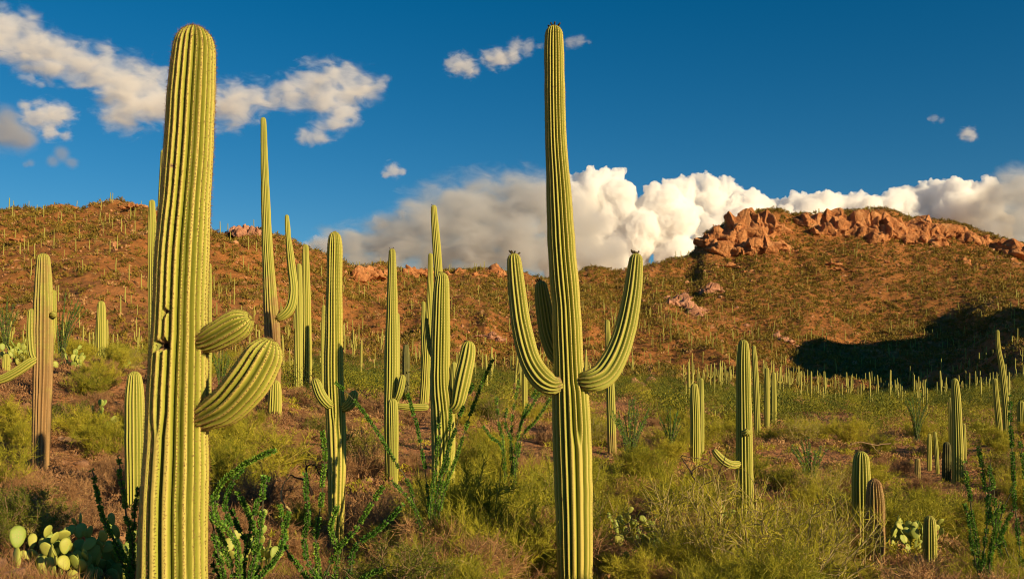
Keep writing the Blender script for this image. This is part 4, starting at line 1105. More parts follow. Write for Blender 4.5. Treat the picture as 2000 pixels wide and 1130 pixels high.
# ------------------------------------------------------------------ shrubs
def shrub_meshes(kind, seed, H=1.3, W=1.1, stems=16, secs=9, twigs=3000, leaves=2500, tw_len=0.20, leaf=0.016, up=0.6, leafy=None, branch=None, droop=0.0):
    """a bush about H metres tall: (branches mesh, foliage mesh)"""
    rng = np.random.default_rng(seed)
    br = MB(); fo = MB()
    A, Bv = [], []
    for k in range(stems):
        a = rng.uniform(0, 2 * np.pi); tilt = rng.uniform(0.12, 1.0) ** 0.8
        top = np.array([math.cos(a) * W * tilt, math.sin(a) * W * tilt, H * (1.02 - 0.50 * tilt ** 2) * rng.uniform(0.7, 1.0)])
        p0 = np.array([math.cos(a), math.sin(a), 0]) * rng.uniform(0, 0.12); p0[2] = -0.06
        m1 = p0 * 0.6 + top * 0.4 + rng.normal(0, 0.07, 3) * H; m1[2] = abs(m1[2])
        m2 = p0 * 0.25 + top * 0.75 + rng.normal(0, 0.07, 3) * H; m2[2] = abs(m2[2])
        path = catmull([p0, m1, m2, top], 9)
        path[:, 2] -= droop * np.linspace(0, 1, 9) ** 2
        V, Q, T = tube(path, np.linspace(0.016, 0.004, 9) * H, 4, False)
        br.add(V, Q, T)
        for _ in range(secs):
            t = rng.uniform(0.2, 1.0); i = min(7, int(t * 8)); f = t * 8 - i
            b = path[i] * (1 - f) + path[i + 1] * f
            d = unit(unit(path[-1] - path[0]) * 0.6 + rng.normal(0, 0.75, 3) + np.array([0, 0, up * 0.5]))
            l = H * rng.uniform(0.18, 0.42)
            e = b + d * l + np.array([0, 0, -droop * 0.4])
            e[2] = max(e[2], 0.03)
            mid = (b + e) / 2 + rng.normal(0, 0.04, 3) * H
            pp = catmull([b, mid, e], 5)
            V, Q, T = tube(pp, np.linspace(0.006, 0.0022, 5) * H, 3, False)
            br.add(V, Q, T)
            for q in range(4):
                A.append(pp[q]); Bv.append(pp[q + 1])
    A = np.array(A); Bv = np.array(Bv)
    k = rng.integers(0, len(A), twigs); t = rng.uniform(0, 1, (twigs, 1))
    P0 = A[k] * (1 - t) + Bv[k] * t
    d = unit(unit(Bv[k] - A[k]) * 0.7 + rng.normal(0, 0.65, (twigs, 3)) + np.array([0, 0, up * 0.4]))
    P1 = P0 + d * (tw_len * H * rng.uniform(0.4, 1.2, (twigs, 1)))
    P1[:, 2] = np.maximum(P1[:, 2], 0.02)
    clump = rng.uniform(0.1, 0.9, len(A))
    V, T = strands(P0, P1, 0.0085 * H ** 0.5, rng)
    fo.add(V, tris=T, mat=0, tint=np.repeat(np.clip(clump[k] + rng.normal(0, .15, twigs), 0, 1), 3))
    if leaves:
        j = rng.integers(0, twigs, leaves); t = rng.uniform(0.2, 1.05, (leaves, 1))
        P = P0[j] * (1 - t) + P1[j] * t
        V, Q = leafquads(P, leaf * rng.uniform(0.6, 1.3, leaves), rng)
        fo.add(V, quads=Q, mat=0, tint=np.repeat(np.clip(clump[k][j] + rng.normal(0, .18, leaves), 0, 1), 4))
    return br.mesh('branches', [branch], True), fo.mesh('foliage', [leafy], False)

GREENS = [shrub_meshes('g', 100 + i, 1.25, 1.15, 20, 11, 5200, 5200, 0.21, 0.0155, 0.9, M_GREEN, M_BRANCH) for i in range(4)]
OLIVES = [shrub_meshes('o', 120 + i, 1.15, 0.95, 20, 11, 3000, 6500, 0.16, 0.019, 0.8, M_OLIVE, M_TWIGBARK) for i in range(3)]
DRIES = [shrub_meshes('d', 140 + i, 0.55, 0.62, 20, 10, 3600, 1200, 0.34, 0.012, 0.5, M_DRY, M_TWIGBARK) for i in range(4)]
TWIGGY = [shrub_meshes('t', 160 + i, 1.5, 1.35, 20, 15, 3000, 900, 0.20, 0.012, 0.7, M_GREEN, M_PALEBARK) for i in range(3)]
KINDS = {'green': (GREENS, 'green_shrub', 'feathery yellow green shrub'), 'olive': (OLIVES, 'olive_shrub', 'dark olive leafy shrub'), 'dry': (DRIES, 'dry_shrub', 'low dry brown twiggy shrub'), 'twiggy': (TWIGGY, 'twiggy_shrub', 'half bare shrub with pale bent branches')}
SHR = random.Random(12)
NSHRUB = [0]
def shrub(kind, x, y, scale, label, group, sz=1.0, var=None):
    meshes, name, _ = KINDS[kind]
    b, f = meshes[SHR.randrange(len(meshes)) if var is None else var]
    z = float(G(np.array([x]), np.array([y]))[0])
    root = empty(name, (x, y, z - 0.02))
    root.rotation_euler = (0, 0, SHR.uniform(0, 6.28)); root.scale = (scale, scale, scale * sz)
    link('branches', b, root); link('foliage', f, root)
    NSHRUB[0] += 1
    return tag(root, label, 'shrub', group)
def shrub_px(kind, px, Y, scale, label, group=None, sz=1.0, var=None):
    return shrub(kind, (px - 1000) / FOC * Y, Y, scale, label, group, sz, var)

# the bushes one can point at
shrub_px('green', 940, 13.2, 1.12, 'biggest feathery green bush covering the foot of the stout armed saguaro', sz=1.05)
shrub_px('green', 985, 12.2, 0.9, 'yellow green bush filling the gap left of the very tall saguaro base')
shrub_px('green', 885, 15.6, 1.0, 'wispy green bush around the lower trunk of the stout armed saguaro', sz=1.1)
shrub_px('green', 1035, 14.5, 0.95, 'green bush right under the left arm of the very tall saguaro')
shrub_px('dry', 900, 10.6, 1.3, 'brown tangle at the bottom middle beside a pale fallen branch')
shrub_px('green', 1255, 11.6, 0.55, 'grassy green bush just right of the very tall saguaro base', sz=0.8)
shrub_px('green', 1330, 12.4, 0.75, 'green bush at the bottom below the small prickly pear', sz=0.8)
shrub_px('twiggy', 1370, 13.5, 1.0, 'tangled half bare bush left of the saguaro with a round bud')
shrub_px('twiggy', 1535, 12.0, 0.95, 'large pale branched bush in the lower right centre', sz=1.05)
shrub_px('twiggy', 1575, 14.8, 0.9, 'grey green bush left of the short thick saguaro')
shrub_px('green', 1535, 16.0, 0.85, 'olive bush behind the large pale branched one')
shrub_px('green', 1455, 10.8, 0.65, 'low green bush at the bottom right of centre', sz=0.85)
shrub_px('twiggy', 1648, 14.0, 0.38, 'sparse twiggy bush under the two short saguaros', sz=0.8)
shrub_px('green', 1668, 13.0, 0.40, 'small bright bush at the bottom below the short thick saguaro', sz=0.8)
shrub_px('dry', 1890, 12.2, 1.0, 'brown bush at the foot of the right ocotillo')
shrub_px('green', 480, 21.0, 1.5, 'rounded yellow green bush below the thick arm of the big stout saguaro', sz=0.85)
shrub_px('green', 430, 19.0, 1.2, 'yellow green bush right against the big stout trunk', sz=0.85)
shrub_px('dry', 640, 17.5, 1.3, 'dark brown bush left of the straight two armed saguaro foot')
shrub_px('dry', 720, 14.5, 1.4, 'dry brown bush right of the straight two armed saguaro foot')
shrub_px('dry', 520, 17.0, 1.7, 'purplish brown dead bush with a bleached branch')
shrub_px('dry', 250, 19.5, 1.3, 'brown bush behind the short shaded saguaro')
shrub_px('olive', 25, 9.6, 0.55, 'grey green low bush in the lower left corner')
shrub_px('olive', 62, 11.5, 0.5, 'low olive bush above the big prickly pear')

def zone(px):
    return 'left' if px < 620 else 'middle' if px < 1150 else 'right'
def too_close(x, y, pts, d):
    return any((x - a) ** 2 + (y - b) ** 2 < d * d for a, b in pts)
rng = random.Random(77)
HP = [(v[0], v[1]) for v in HERO.values()]
placed = []
GUARD = []                      # photo column range, lowest row that must stay visible, distance
for lb, (hx, hy, hz) in HERO.items():
    if hy < 36:
        cx = 1000 + hx / hy * FOC
        GUARD.append((cx - 300 / hy, cx + 300 / hy, HY - hz / hy * FOC - 330 / hy, hy))
GUARD += [(1720, 1815, 1035, 17.5), (1200, 1290, 1010, 17), (45, 250, 1130, 9), (430, 580, 1080, 11), (600, 840, 1010, 15), (120, 240, 930, 22), (1055, 1185, 1165, 11.7)]
def hides(x, y, h, w):
    px = 1000 + x / y * FOC
    z = float(G(np.array([x]), np.array([y]))[0])
    top = HY - (z + h) / y * FOC; wp = w / y * FOC
    return any(y < gd and px + wp > a and px - wp < b and top < row for a, b, row, gd in GUARD)
def shrub_row(n, y0, y1, mindist, where):
    k = tries = 0
    while k < n and tries < n * 60:
        tries += 1
        y = math.sqrt(rng.uniform(y0 * y0, y1 * y1)); px = rng.uniform(-60, 2060)
        x = (px - 1000) / FOC * y
        if too_close(x, y, placed, mindist) or too_close(x, y, HP, 0.5):
            continue
        nz = float(vnoise(np.array([x / 7.]), np.array([y / 7.]), np.array([0.]), 44)[0])
        if px < 260 and y < 24 and 90 < px and rng.random() < 0.35:
            continue
        if 1150 < px < 1230 and 26 < y < 34 or 560 < px < 760 and 17 < y < 26 and rng.random() < 0.6:
            continue
        pg = 0.08 if px < 400 and y < 24 else 0.18 if px < 700 and y < 24 else 0.38 if px < 620 else 0.62 if px < 1150 else 0.72
        u = rng.random() + nz * 0.25
        kind = ('green' if rng.random() < 0.70 else 'olive' if rng.random() < 0.6 else 'twiggy') if u < pg else 'dry'
        sc = rng.uniform(0.6, 1.15) * (1.0 if kind != 'dry' else rng.uniform(0.8, 1.6))
        if y < 14 and kind != 'dry':
            sc *= 0.55
        if px < 700 and y < 26:
            sc *= 0.8
        if 6.4 < x < 11.0 and 14.3 < y < 18.8 or 1.5 < x < 5.0 and 13.3 < y < 17.2:
            continue
        hh = {'green': 1.15, 'olive': 1.0, 'dry': 0.5, 'twiggy': 1.35}[kind] * sc; ww = {'green': 0.75, 'olive': 0.6, 'dry': 0.45, 'twiggy': 0.8}[kind] * sc
        if hides(x, y, hh, ww):
            continue
        z_ = zone(px)
        shrub(kind, x, y, sc, '%s %s the %s' % (KINDS[kind][2], where, {'left': 'left slope', 'middle': 'ground between the middle saguaros', 'right': 'right hand flat'}[z_]),
              '%s shrubs %s %s' % (kind, z_, where), rng.uniform(0.75, 1.05))
        placed.append((x, y)); k += 1
shrub_row(76, 8.8, 18, 0.5, 'close by on')
shrub_row(98, 18, 30, 0.85, 'part way up')
shrub_row(98, 30, 52, 1.25, 'far back on')

# ------------------------------------------------------------------ growth nobody could count
def clump_stuff(name, pts, size, ntri, mat, seed, flat=0.7, face=0.26, tint_spread=0.25, tint=None):
    """many small far bushes as one object: each a ragged clump of leaf faces"""
    rng = np.random.default_rng(seed)
    n = len(pts)
    P = np.repeat(pts, ntri, 0); S = np.repeat(size, ntri)
    d = unit(rng.normal(size=(n * ntri, 3))) * rng.uniform(0.25, 1.0, (n * ntri, 1)) ** 0.6
    d[:, 2] = np.abs(d[:, 2]) * flat * 1.4
    C = P + d * S[:, None]
    a = unit(rng.normal(size=C.shape) + np.array([0, 0, 1.3])); b = unit(np.cross(a, rng.normal(size=C.shape)))
    f = (S * face)[:, None] * rng.uniform(0.5, 1.4, (len(C), 1))
    V = np.stack([C - b * f * 0.36, C + b * f * 0.36, C + a * f * 1.8], 1).reshape(-1, 3)
    T = np.arange(len(V)).reshape(-1, 3)
    t0 = rng.uniform(0.15, 0.85, n) if tint is None else tint
    tt = np.repeat(np.repeat(t0, ntri) + rng.normal(0, tint_spread * 0.5, n * ntri), 3)
    me = make_mesh(name, V, None, T, {'tint': np.clip(tt, 0, 1)}, [mat], None, None, False)
    return tag(link(name, me), kind='stuff')

def sample_area(n, y0, y1, rng, px0=-80, px1=2080):
    y = np.sqrt(rng.uniform(y0 ** 2, y1 ** 2, n)); px = rng.uniform(px0, px1, n)
    return (px - 1000) / FOC * y, y, px
def ridge_at(px):
    c = sorted(TABLE)
    return np.interp(px, c, [TABLE[k][3] for k in c])
NR = np.random.default_rng(5)
x, y, px = sample_area(3600, 50, 200, NR)
pr = np.where(px < 620, 0.55, np.where(px < 1150, 0.75, 1.0)) * (0.55 + 0.6 * (vnoise(x / 14., y / 14., x * 0, 3) > -0.25))
k = NR.random(len(x)) < pr
x, y = x[k], y[k]
clump_stuff('valley_brush', np.stack([x, y, G(x, y)], 1), NR.uniform(0.5, 1.4, len(x)), 400, M_VALLEY, 6, 0.85, 0.065, tint=NR.uniform(0.0, 0.85, len(x)))
x, y, px = sample_area(700, 48, 230, NR, 560)
clump_stuff('dark_valley_brush', np.stack([x, y, G(x, y)], 1), NR.uniform(0.8, 2.0, len(x)), 500, M_DARKLEAF, 16, 0.95, 0.055)
x, y, px = sample_area(2600, 45, 220, NR)
clump_stuff('dry_brush', np.stack([x, y, G(x, y)], 1), NR.uniform(0.3, 0.8, len(x)), 120, M_DRY, 7, 0.6, 0.14)
x, y, px = sample_area(56000, 190, 720, NR)
k = (y < ridge_at(px) * 1.06) & (NR.random(len(x)) < 0.45 + 0.55 * (vnoise(x / 30., y / 45., x * 0, 13) > -0.15))
x, y = x[k], y[k]
clump_stuff('hillside_brush', np.stack([x, y, G(x, y)], 1), NR.uniform(0.5, 1.5, len(x)) * (0.75 + y / 900), 18, M_HILL, 8, 0.7, 0.40)
x, y, px = sample_area(14000, 190, 720, NR)
k = (y < ridge_at(px) * 1.03)
x, y = x[k], y[k]
clump_stuff('hillside_dry_brush', np.stack([x, y, G(x, y)], 1), NR.uniform(0.4, 1.1, len(x)), 14, M_DRY, 9, 0.5, 0.5)
x, y, px = sample_area(16000, 180, 720, NR)
k = (y < ridge_at(px) * 1.0) & (NR.random(len(x)) < np.where(y > ridge_at(px) * 0.86, 1.0, 0.45))
x, y = x[k], y[k]
M_RUBBLE = rock_material('pale_rubble', (0.34, 0.15, 0.065), (0.48, 0.235, 0.11), (0.62, 0.36, 0.20), 2.0)
def rubble(name, x, y, size, mat, seed, smooth=False):
    rng = np.random.default_rng(seed)
    base = [hull(rng, (1, 1, .75), 11) for _ in range(6)]
    mb = MB(); z = G(x, y)
    for i in range(len(x)):
        V, T = base[i % 6]
        a = rng.uniform(0, 6.28)
        Rz = np.array([[math.cos(a), -math.sin(a), 0], [math.sin(a), math.cos(a), 0], [0, 0, 1]])
        mb.add((V * size[i] * rng.uniform(.6, 1.2, 3)) @ Rz.T + np.array([x[i], y[i], z[i] + size[i] * 0.1]), tris=T)
    return tag(link(name, mb.mesh(name, [mat], False)), kind='stuff')
k = vnoise(x / 28., y / 40., x * 0, 77) > np.where(y > ridge_at(x / y * FOC + 1000) * 0.8, -0.4, -0.05)
x, y = x[k], y[k]
rubble('hillside_rubble', x, y, NR.gamma(1.5, 0.34, len(x)) + 0.2, M_RUBBLE, 3)

# ground cover close by: dry grass, litter and pebbles
def grass(name, x, y, mat, blades, h, w, seed, lean=0.5, spread=0.09):
    rng = np.random.default_rng(seed)
    z = G(x, y); n = len(x) * blades
    P = np.repeat(np.stack([x, y, z], 1), blades, 0) + rng.normal(0, spread, (n, 3)) * np.array([1, 1, 0])
    d = unit(rng.normal(0, lean, (n, 3)) + np.array([0, 0, 1.0]))
    L = np.repeat(rng.uniform(0.5, 1.3, len(x)), blades) * h * rng.uniform(0.4, 1.2, n)
    P1 = P + d * L[:, None]
    V, T = strands(P, P1, w, rng)
    tt = np.repeat(np.clip(np.repeat(rng.uniform(0, 1, len(x)), blades) * 0.7 + rng.uniform(0, 0.3, n), 0, 1), 3)
    return tag(link(name, make_mesh(name, V, None, T, {'tint': tt}, [mat], None, None, False)), kind='stuff')
def near_pts(n, y0, y1, seed, thr=-0.3, sc=2.2):
    rg = np.random.default_rng(seed)
    y = np.exp(rg.uniform(math.log(y0), math.log(y1), n)); px = rg.uniform(-60, 2060, n); x = (px - 1000) / FOC * y
    k = vnoise(x / sc, y / sc, x * 0, seed) > thr
    return x[k], y[k], px[k]
x, y, px = near_pts(7000, 6.5, 50, 51)
grass('dry_grass', x, y, M_STRAW, 16, 0.17, 0.006, 52, 0.55)
x, y, px = near_pts(8500, 6.5, 50, 53, -0.35, 3.1)
grass('dead_undergrowth', x, y, M_DRY, 22, 0.20, 0.007, 54, 0.9, 0.12)
x, y, px = near_pts(4200, 7, 60, 55, -0.1, 3.0)
k = (px > 700) | (np.random.default_rng(1).random(len(px)) < 0.30)
grass('green_undergrowth', x[k], y[k], M_GREEN, 24, 0.24, 0.007, 56, 0.7, 0.12)
def cover(name, n, y0, y1, px0, px1, seed, s0, s1, mat, ntri, face):
    rg = np.random.default_rng(seed)
    y = np.sqrt(rg.uniform(y0 ** 2, y1 ** 2, n)); q = rg.uniform(px0, px1, n); x = (q - 1000) / FOC * y
    k = vnoise(x / 3.5, y / 3.5, x * 0, seed) > -0.35
    x, y = x[k], y[k]
    clump_stuff(name, np.stack([x, y, G(x, y)], 1), rg.uniform(s0, s1, len(x)), ntri, mat, seed, 0.65, face)
cover('brown_ground_cover', 2600, 11, 58, -60, 760, 201, 0.12, 0.36, M_DRY, 90, 0.17)
cover('straw_ground_cover', 1500, 10, 58, -60, 1500, 202, 0.10, 0.28, M_STRAW, 80, 0.16)
cover('mixed_ground_cover', 1700, 12, 60, 620, 2060, 203, 0.14, 0.40, M_DRY, 90, 0.16)
cover('green_ground_cover', 1500, 12, 60, 500, 2060, 204, 0.14, 0.40, M_GREEN, 90, 0.15)
x, y, px = near_pts(9000, 6.5, 50, 57, -0.6, 2.0)
rubble('pebbles', x, y, np.random.default_rng(3).gamma(1.6, 0.020, len(x)) + 0.012, M_STONE, 58)

# ------------------------------------------------------------------ ocotillos
def wand_mesh(P, r0, r1, seed, leaf=0.026, dens=260):
    rng = np.random.default_rng(seed)
    path = catmull(P, 26)
    path = path + np.cumsum(rng.normal(0, 0.005, path.shape), 0)
    mb = MB()
    V, Q, T = tube(path, np.linspace(r0, r1, 26), 6)
    mb.add(V, Q, T, 0)
    seg = np.linalg.norm(np.diff(path, axis=0), axis=1); L = seg.sum(); n = int(L * dens)
    t = rng.uniform(0.03, 1.0, n) ** 0.9 * 25; t = t[vnoise(t * 1.3, t * 0 + seed, t * 0, 7) > -0.45]; n = len(t); i = np.minimum(t.astype(int), 24); f = (t - i)[:, None]
    c = path[i] * (1 - f) + path[i + 1] * f
    tdir = unit(path[i + 1] - path[i])
    o = unit(np.cross(tdir, rng.normal(size=c.shape)))
    a = unit(o + tdir * rng.uniform(0.0, 0.9, (n, 1))); b = unit(np.cross(a, rng.normal(size=a.shape)))
    s = (leaf * rng.uniform(0.6, 1.25, n))[:, None]
    c = c + o * np.interp(t, [0, 25], [r0, r1])[:, None] * 0.8
    V = np.stack([c, c + a * s * 0.6 + b * s * 0.38, c + a * s * 1.25, c + a * s * 0.6 - b * s * 0.38], 1).reshape(-1, 3)
    mb.add(V, quads=np.arange(n * 4).reshape(-1, 4), mat=1, tint=np.repeat(rng.uniform(0, 1, n), 4))
    return mb.mesh('wand', [M_OCOSTEM, M_OCO], [True, False])
def ocotillo(label, base, Y, tips, r0=0.017, leaf=0.044, dens=420, seed=0, bare=0.0):
    """base: photo column; tips: lists of (column, row[, metres nearer]) from low to tip"""
    s = Y / FOC
    x0 = (base - 1000) * s; z0 = float(G(np.array([x0]), np.array([Y]))[0])
    root = empty('ocotillo', (x0, Y, z0))
    rng = np.random.default_rng(seed)
    for k, tp in enumerate(tips):
        P = [(rng.normal(0, 0.05), rng.normal(0, 0.05), -0.05)]
        dyt = rng.uniform(-0.35, 0.45)
        for q, pt in enumerate(tp):
            f = (q + 1) / len(tp); dy = pt[2] if len(pt) > 2 else dyt * f
            sy = (Y - dy) / FOC
            P.append(((pt[0] - 1000) * sy - x0, -dy, (HY - pt[1]) * sy - z0))
        link('wand', wand_mesh(P, r0, r0 * 0.45, seed * 50 + k, leaf, dens), root)
    return tag(root, label, 'ocotillo', 'leafy ocotillos')
ocotillo('spiky green ocotillo growing left of the big stout trunk base', 262, 8.6, [[(238, 1080), (205, 1000), (182, 912)], [(256, 1070), (246, 980), (233, 886)], [(262, 1060), (264, 1000), (270, 960)], [(262, 1100), (258, 1060), (252, 1020)], [(250, 1100), (228, 1060), (210, 1030)]], 0.012, 0.022, 1200, 1)
ocotillo('bushy ocotillo crowding the right of the big stout trunk base', 470, 8.4, [[(440, 1080), (420, 1000), (428, 950), (470, 915), (538, 886)], [(430, 1090), (416, 1030), (412, 975)], [(455, 1060), (440, 990), (455, 940), (478, 912)], [(480, 1060), (500, 980), (520, 925)], [(495, 1080), (480, 1010), (450, 960)],
    [(500, 1090), (515, 1010), (519, 935)], [(420, 1110), (425, 1070), (440, 1020)], [(460, 1080), (445, 1040), (412, 1010)], [(530, 1100), (548, 1050), (560, 1010)], [(505, 1100), (470, 1050), (450, 1000)]], 0.012, 0.023, 1300, 2)
ocotillo('ocotillo with many crossing wands in the bottom centre left', 640, 8.9, [[(592, 1080), (596, 1000), (590, 918)], [(618, 1060), (634, 960), (640, 880), (634, 838)], [(655, 1080), (700, 1030), (757, 945)], [(690, 1075), (740, 1030), (790, 985)], [(660, 1090), (650, 1030), (662, 985)], [(720, 1110), (750, 1095), (770, 1085)], [(570, 1090), (560, 1040), (550, 985)]], 0.012, 0.023, 1200, 3)
ocotillo('long wanded ocotillo leaning left across two saguaros', 838, 12.5, [[(805, 960), (760, 880), (700, 790), (655, 744)], [(836, 960), (822, 870), (800, 790), (793, 768)], [(845, 1000), (870, 900), (892, 830), (922, 752)], [(856, 1000), (890, 900), (930, 780), (962, 708)], [(825, 1030), (800, 980), (765, 942)], [(840, 1000), (855, 920), (862, 830)], [(850, 990), (872, 900), (878, 800)]], 0.012, 0.024, 900, 4)
ocotillo('ocotillo with upright wands between the middle and very tall saguaros', 998, 17.0, [[(985, 880), (975, 820), (970, 770)], [(1010, 860), (1035, 800), (1066, 752)], [(1005, 860), (1020, 800), (1042, 760)], [(995, 870), (1000, 800), (1012, 740)], [(1015, 870), (1045, 820), (1075, 775)], [(985, 890), (960, 850), (945, 830)], [(1000, 880), (988, 830), (990, 790)]], 0.014, 0.028, 560, 5)
ocotillo('tall ocotillo with two high wands at the right edge', 1985, 12.0, [[(1990, 1080), (1976, 960), (1972, 860), (1967, 768)], [(1975, 1100), (1950, 1000), (1940, 900)], [(1960, 1100), (1930, 980), (1912, 868)], [(2000, 1080), (2004, 960), (1996, 860)]], 0.012, 0.025, 760, 6)
ocotillo('ocotillo with short steep wands in the lower right corner', 1925, 10.5, [[(1915, 1090), (1900, 1000), (1889, 900)], [(1925, 1080), (1935, 1000), (1942, 905)], [(1935, 1080), (1960, 1010), (1985, 950)], [(1908, 1100), (1898, 1040), (1890, 985)], [(1940, 1090), (1965, 1050), (1990, 1000)], [(1930, 1090), (1940, 1040), (1948, 985)]], 0.011, 0.022, 950, 7)
def fan(label, px, Y, n, h, spread, seed, lean=0.0):
    rg = random.Random(seed); s = Y / FOC
    row0 = HY - float(G(np.array([(px - 1000) * s]), np.array([Y]))[0]) / s
    tips = []; n = int(n * 1.6)
    for k in range(n):
        a = (k + 0.5) / n * 2 - 1 + rg.uniform(-.15, .15)
        hh = h * rg.uniform(0.95, 1.4)
        tips.append([(px + (a * spread + lean) * 0.4, row0 - hh * 0.5), (px + a * spread + lean, row0 - hh * (1 - 0.18 * abs(a)))])
    ocotillo(label, px, Y, tips, 0.018, 0.030, 200, seed)
fan('dark green fan of ocotillo wands right of the very tall saguaro', 1232, 29, 15, 110, 38, 21)
fan('dark ocotillo fan behind the weathered brown saguaro', 118, 46, 12, 105, 34, 22, 18)
fan('ocotillo fan at the far left edge of the slope', 10, 50, 9, 95, 26, 23)
fan('dark ocotillo fan left of the short thick saguaro', 1585, 26, 12, 85, 36, 24, -8)
fan('small ocotillo fan far back beside the right hand cluster', 1790, 45, 10, 75, 24, 25)
fan('ocotillo fan behind the armless saguaro with a twin', 1310, 34, 10, 70, 26, 26)
fan('ocotillo in the gap right of the big stout trunk', 432, 40, 9, 80, 22, 27)

# ------------------------------------------------------------------ prickly pears
def pad_meshes():
    out = []
    for k in range(4):
        rng = np.random.default_rng(300 + k)
        V, T = ICO2 if k < 3 else ICO2
        V = V.copy()
        z = V[:, 2]
        w = 0.5 * (0.80 + 0.20 * z) * rng.uniform(.92, 1.08)
        V = np.stack([V[:, 0] * w * 0.9, V[:, 1] * 0.085 + 0.05 * rng.uniform(-1, 1) * V[:, 0] ** 2, (z + 1) * 0.5], 1)
        V += np.array([0, 0, -0.02])
        out.append(make_mesh('pad', V, None, T, None, [M_PAD]))
    return out
PADS = pad_meshes()
def prickly_pear(label, px, Y, width, height, n, seed, pad=0.22):
    rg = np.random.default_rng(seed)
    s = Y / FOC
    x0 = (px - 1000) * s; z0 = float(G(np.array([x0]), np.array([Y]))[0])
    root = empty('prickly_pear', (x0, Y, z0))
    W = width * s / 2; H = height * s
    mats = []
    def place(parent_m, base_h):
        pass
    nodes = []
    def add_pad(M, size, level):
        o = link('pad', PADS[rg.integers(0, 4)], root)
        o.matrix_local = M @ Matrix.Diagonal((size * rg.uniform(.85, 1.1), size, size * rg.uniform(.9, 1.1), 1))
        nodes.append((M, size, level))
    n0 = max(3, int(n * 0.36))
    for k in range(n0):
        bx = rg.uniform(-0.8, 0.8) * W; by = rg.uniform(-0.6, 0.6) * min(W, 0.8)
        zz = float(G(np.array([x0 + bx]), np.array([Y + by]))[0]) - z0
        M = Matrix.Translation((bx, by, zz - 0.01)) @ Matrix.Rotation(rg.uniform(-1.0, 1.0), 4, 'Z') @ Matrix.Rotation(rg.normal(0, 0.35) + 0.3 * bx / W, 4, 'Y') @ Matrix.Rotation(rg.normal(0, 0.25), 4, 'X')
        add_pad(M, pad * rg.uniform(0.85, 1.15), 0)
    tries = 0
    while len(nodes) < n and tries < n * 120:
        tries += 1
        M, size, lv = nodes[rg.integers(0, len(nodes))]
        if lv > 4:
            continue
        a = rg.uniform(-0.75, 0.75)
        tip = Matrix.Translation((math.sin(a) * 0.40 * size, 0, (0.5 + 0.46 * math.cos(a)) * size))
        M2 = M @ tip @ Matrix.Rotation(a * 0.8, 4, 'Y') @ Matrix.Rotation(rg.normal(0, 0.7), 4, 'Z') @ Matrix.Rotation(rg.normal(0, 0.22), 4, 'X')
        if (M2.to_3x3() @ Vector((0, 0, 1))).z < 0.45:
            continue
        tp = M2 @ Vector((0, 0, size))
        if tp.z > H or abs(tp.x) > W * 1.1 or tp.z < 0.1:
            continue
        add_pad(M2, size * rg.uniform(0.78, 1.0), lv + 1)
    return tag(root, label, 'prickly pear', 'prickly pear cactuses')
prickly_pear('big prickly pear with many round pads in the bottom left corner', 118, 8.9, 165, 165, 88, 1, 0.195)
prickly_pear('shaded prickly pear between the big corner one and the stout trunk', 212, 9.5, 110, 140, 56, 12, 0.20)
prickly_pear('prickly pear half hidden by ocotillo right of the stout trunk', 505, 11.5, 150, 130, 44, 2, 0.20)
prickly_pear('small bright prickly pear on bare soil above the shaded saguaro', 185, 30, 66, 76, 34, 3, 0.34)
prickly_pear('pale prickly pear mass left of the weathered brown saguaro', 24, 40, 100, 95, 56, 4, 0.38)
prickly_pear('prickly pear just right of the weathered brown saguaro', 132, 41, 66, 76, 36, 5, 0.38)
prickly_pear('small prickly pear left of the tangled half bare bush', 1240, 16.5, 110, 110, 40, 6, 0.25)
prickly_pear('large prickly pear beside the two short saguaros on the right', 1770, 18.2, 105, 150, 90, 7, 0.27)
prickly_pear('small prickly pear left of the saguaro with a round bud', 1408, 20, 34, 60, 12, 8, 0.25)
prickly_pear('dim prickly pear behind the straight two armed saguaro', 722, 27, 46, 55, 16, 9, 0.28)
prickly_pear('tiny prickly pear in the bottom gap of the right hand bushes', 1225, 14.5, 60, 40, 10, 10, 0.2)
prickly_pear('prickly pear patch on the slope right of the armless slope saguaro', 240, 45, 52, 40, 16, 11, 0.34)

# ------------------------------------------------------------------ dead and bare branches
def dead_branch(label, Y, paths, mat, r, seed, name='dead_branch'):
    s = Y / FOC
    b = paths[0][0]; x0 = (b[0] - 1000) * s; z0 = (HY - b[1]) * s
    rg = np.random.default_rng(seed); mb = MB()
    for k, P in enumerate(paths):
        pts = [((q[0] - 1000) * s - x0, rg.normal(0, 0.05), (HY - q[1]) * s - z0) for q in P]
        path = catmull(pts, 16); path = path + rg.normal(0, 0.006, path.shape)
        V, Q, T = tube(path, np.linspace(r, r * 0.35, 16) * (1 if k == 0 else 0.65), 5)
        mb.add(V, Q, T)
    return tag(link(name, mb.mesh(name, [mat]), None, (x0, Y, z0)), label, 'branch', None)
dead_branch('pale crooked fallen branch at the bottom centre', 10.2, [[(935, 1115), (912, 1100), (888, 1093), (862, 1100), (830, 1118)], [(890, 1094), (870, 1110), (852, 1128)], [(915, 1101), (925, 1078), (935, 1062)]], M_PALEBARK, 0.016, 1)
dead_branch('long pale branch lying along the bottom right of centre', 10.0, [[(1385, 1128), (1420, 1108), (1462, 1098), (1500, 1110), (1540, 1112)], [(1462, 1098), (1430, 1080), (1392, 1066)], [(1478, 1104), (1482, 1128)]], M_PALEBARK, 0.014, 2)
dead_branch('bleached arching branch in the purplish dead bush', 15.5, [[(566, 1000), (554, 975), (551, 950), (565, 930)], [(558, 985), (548, 1005)], [(560, 988), (572, 1008)]], M_PALEBARK, 0.018, 3)
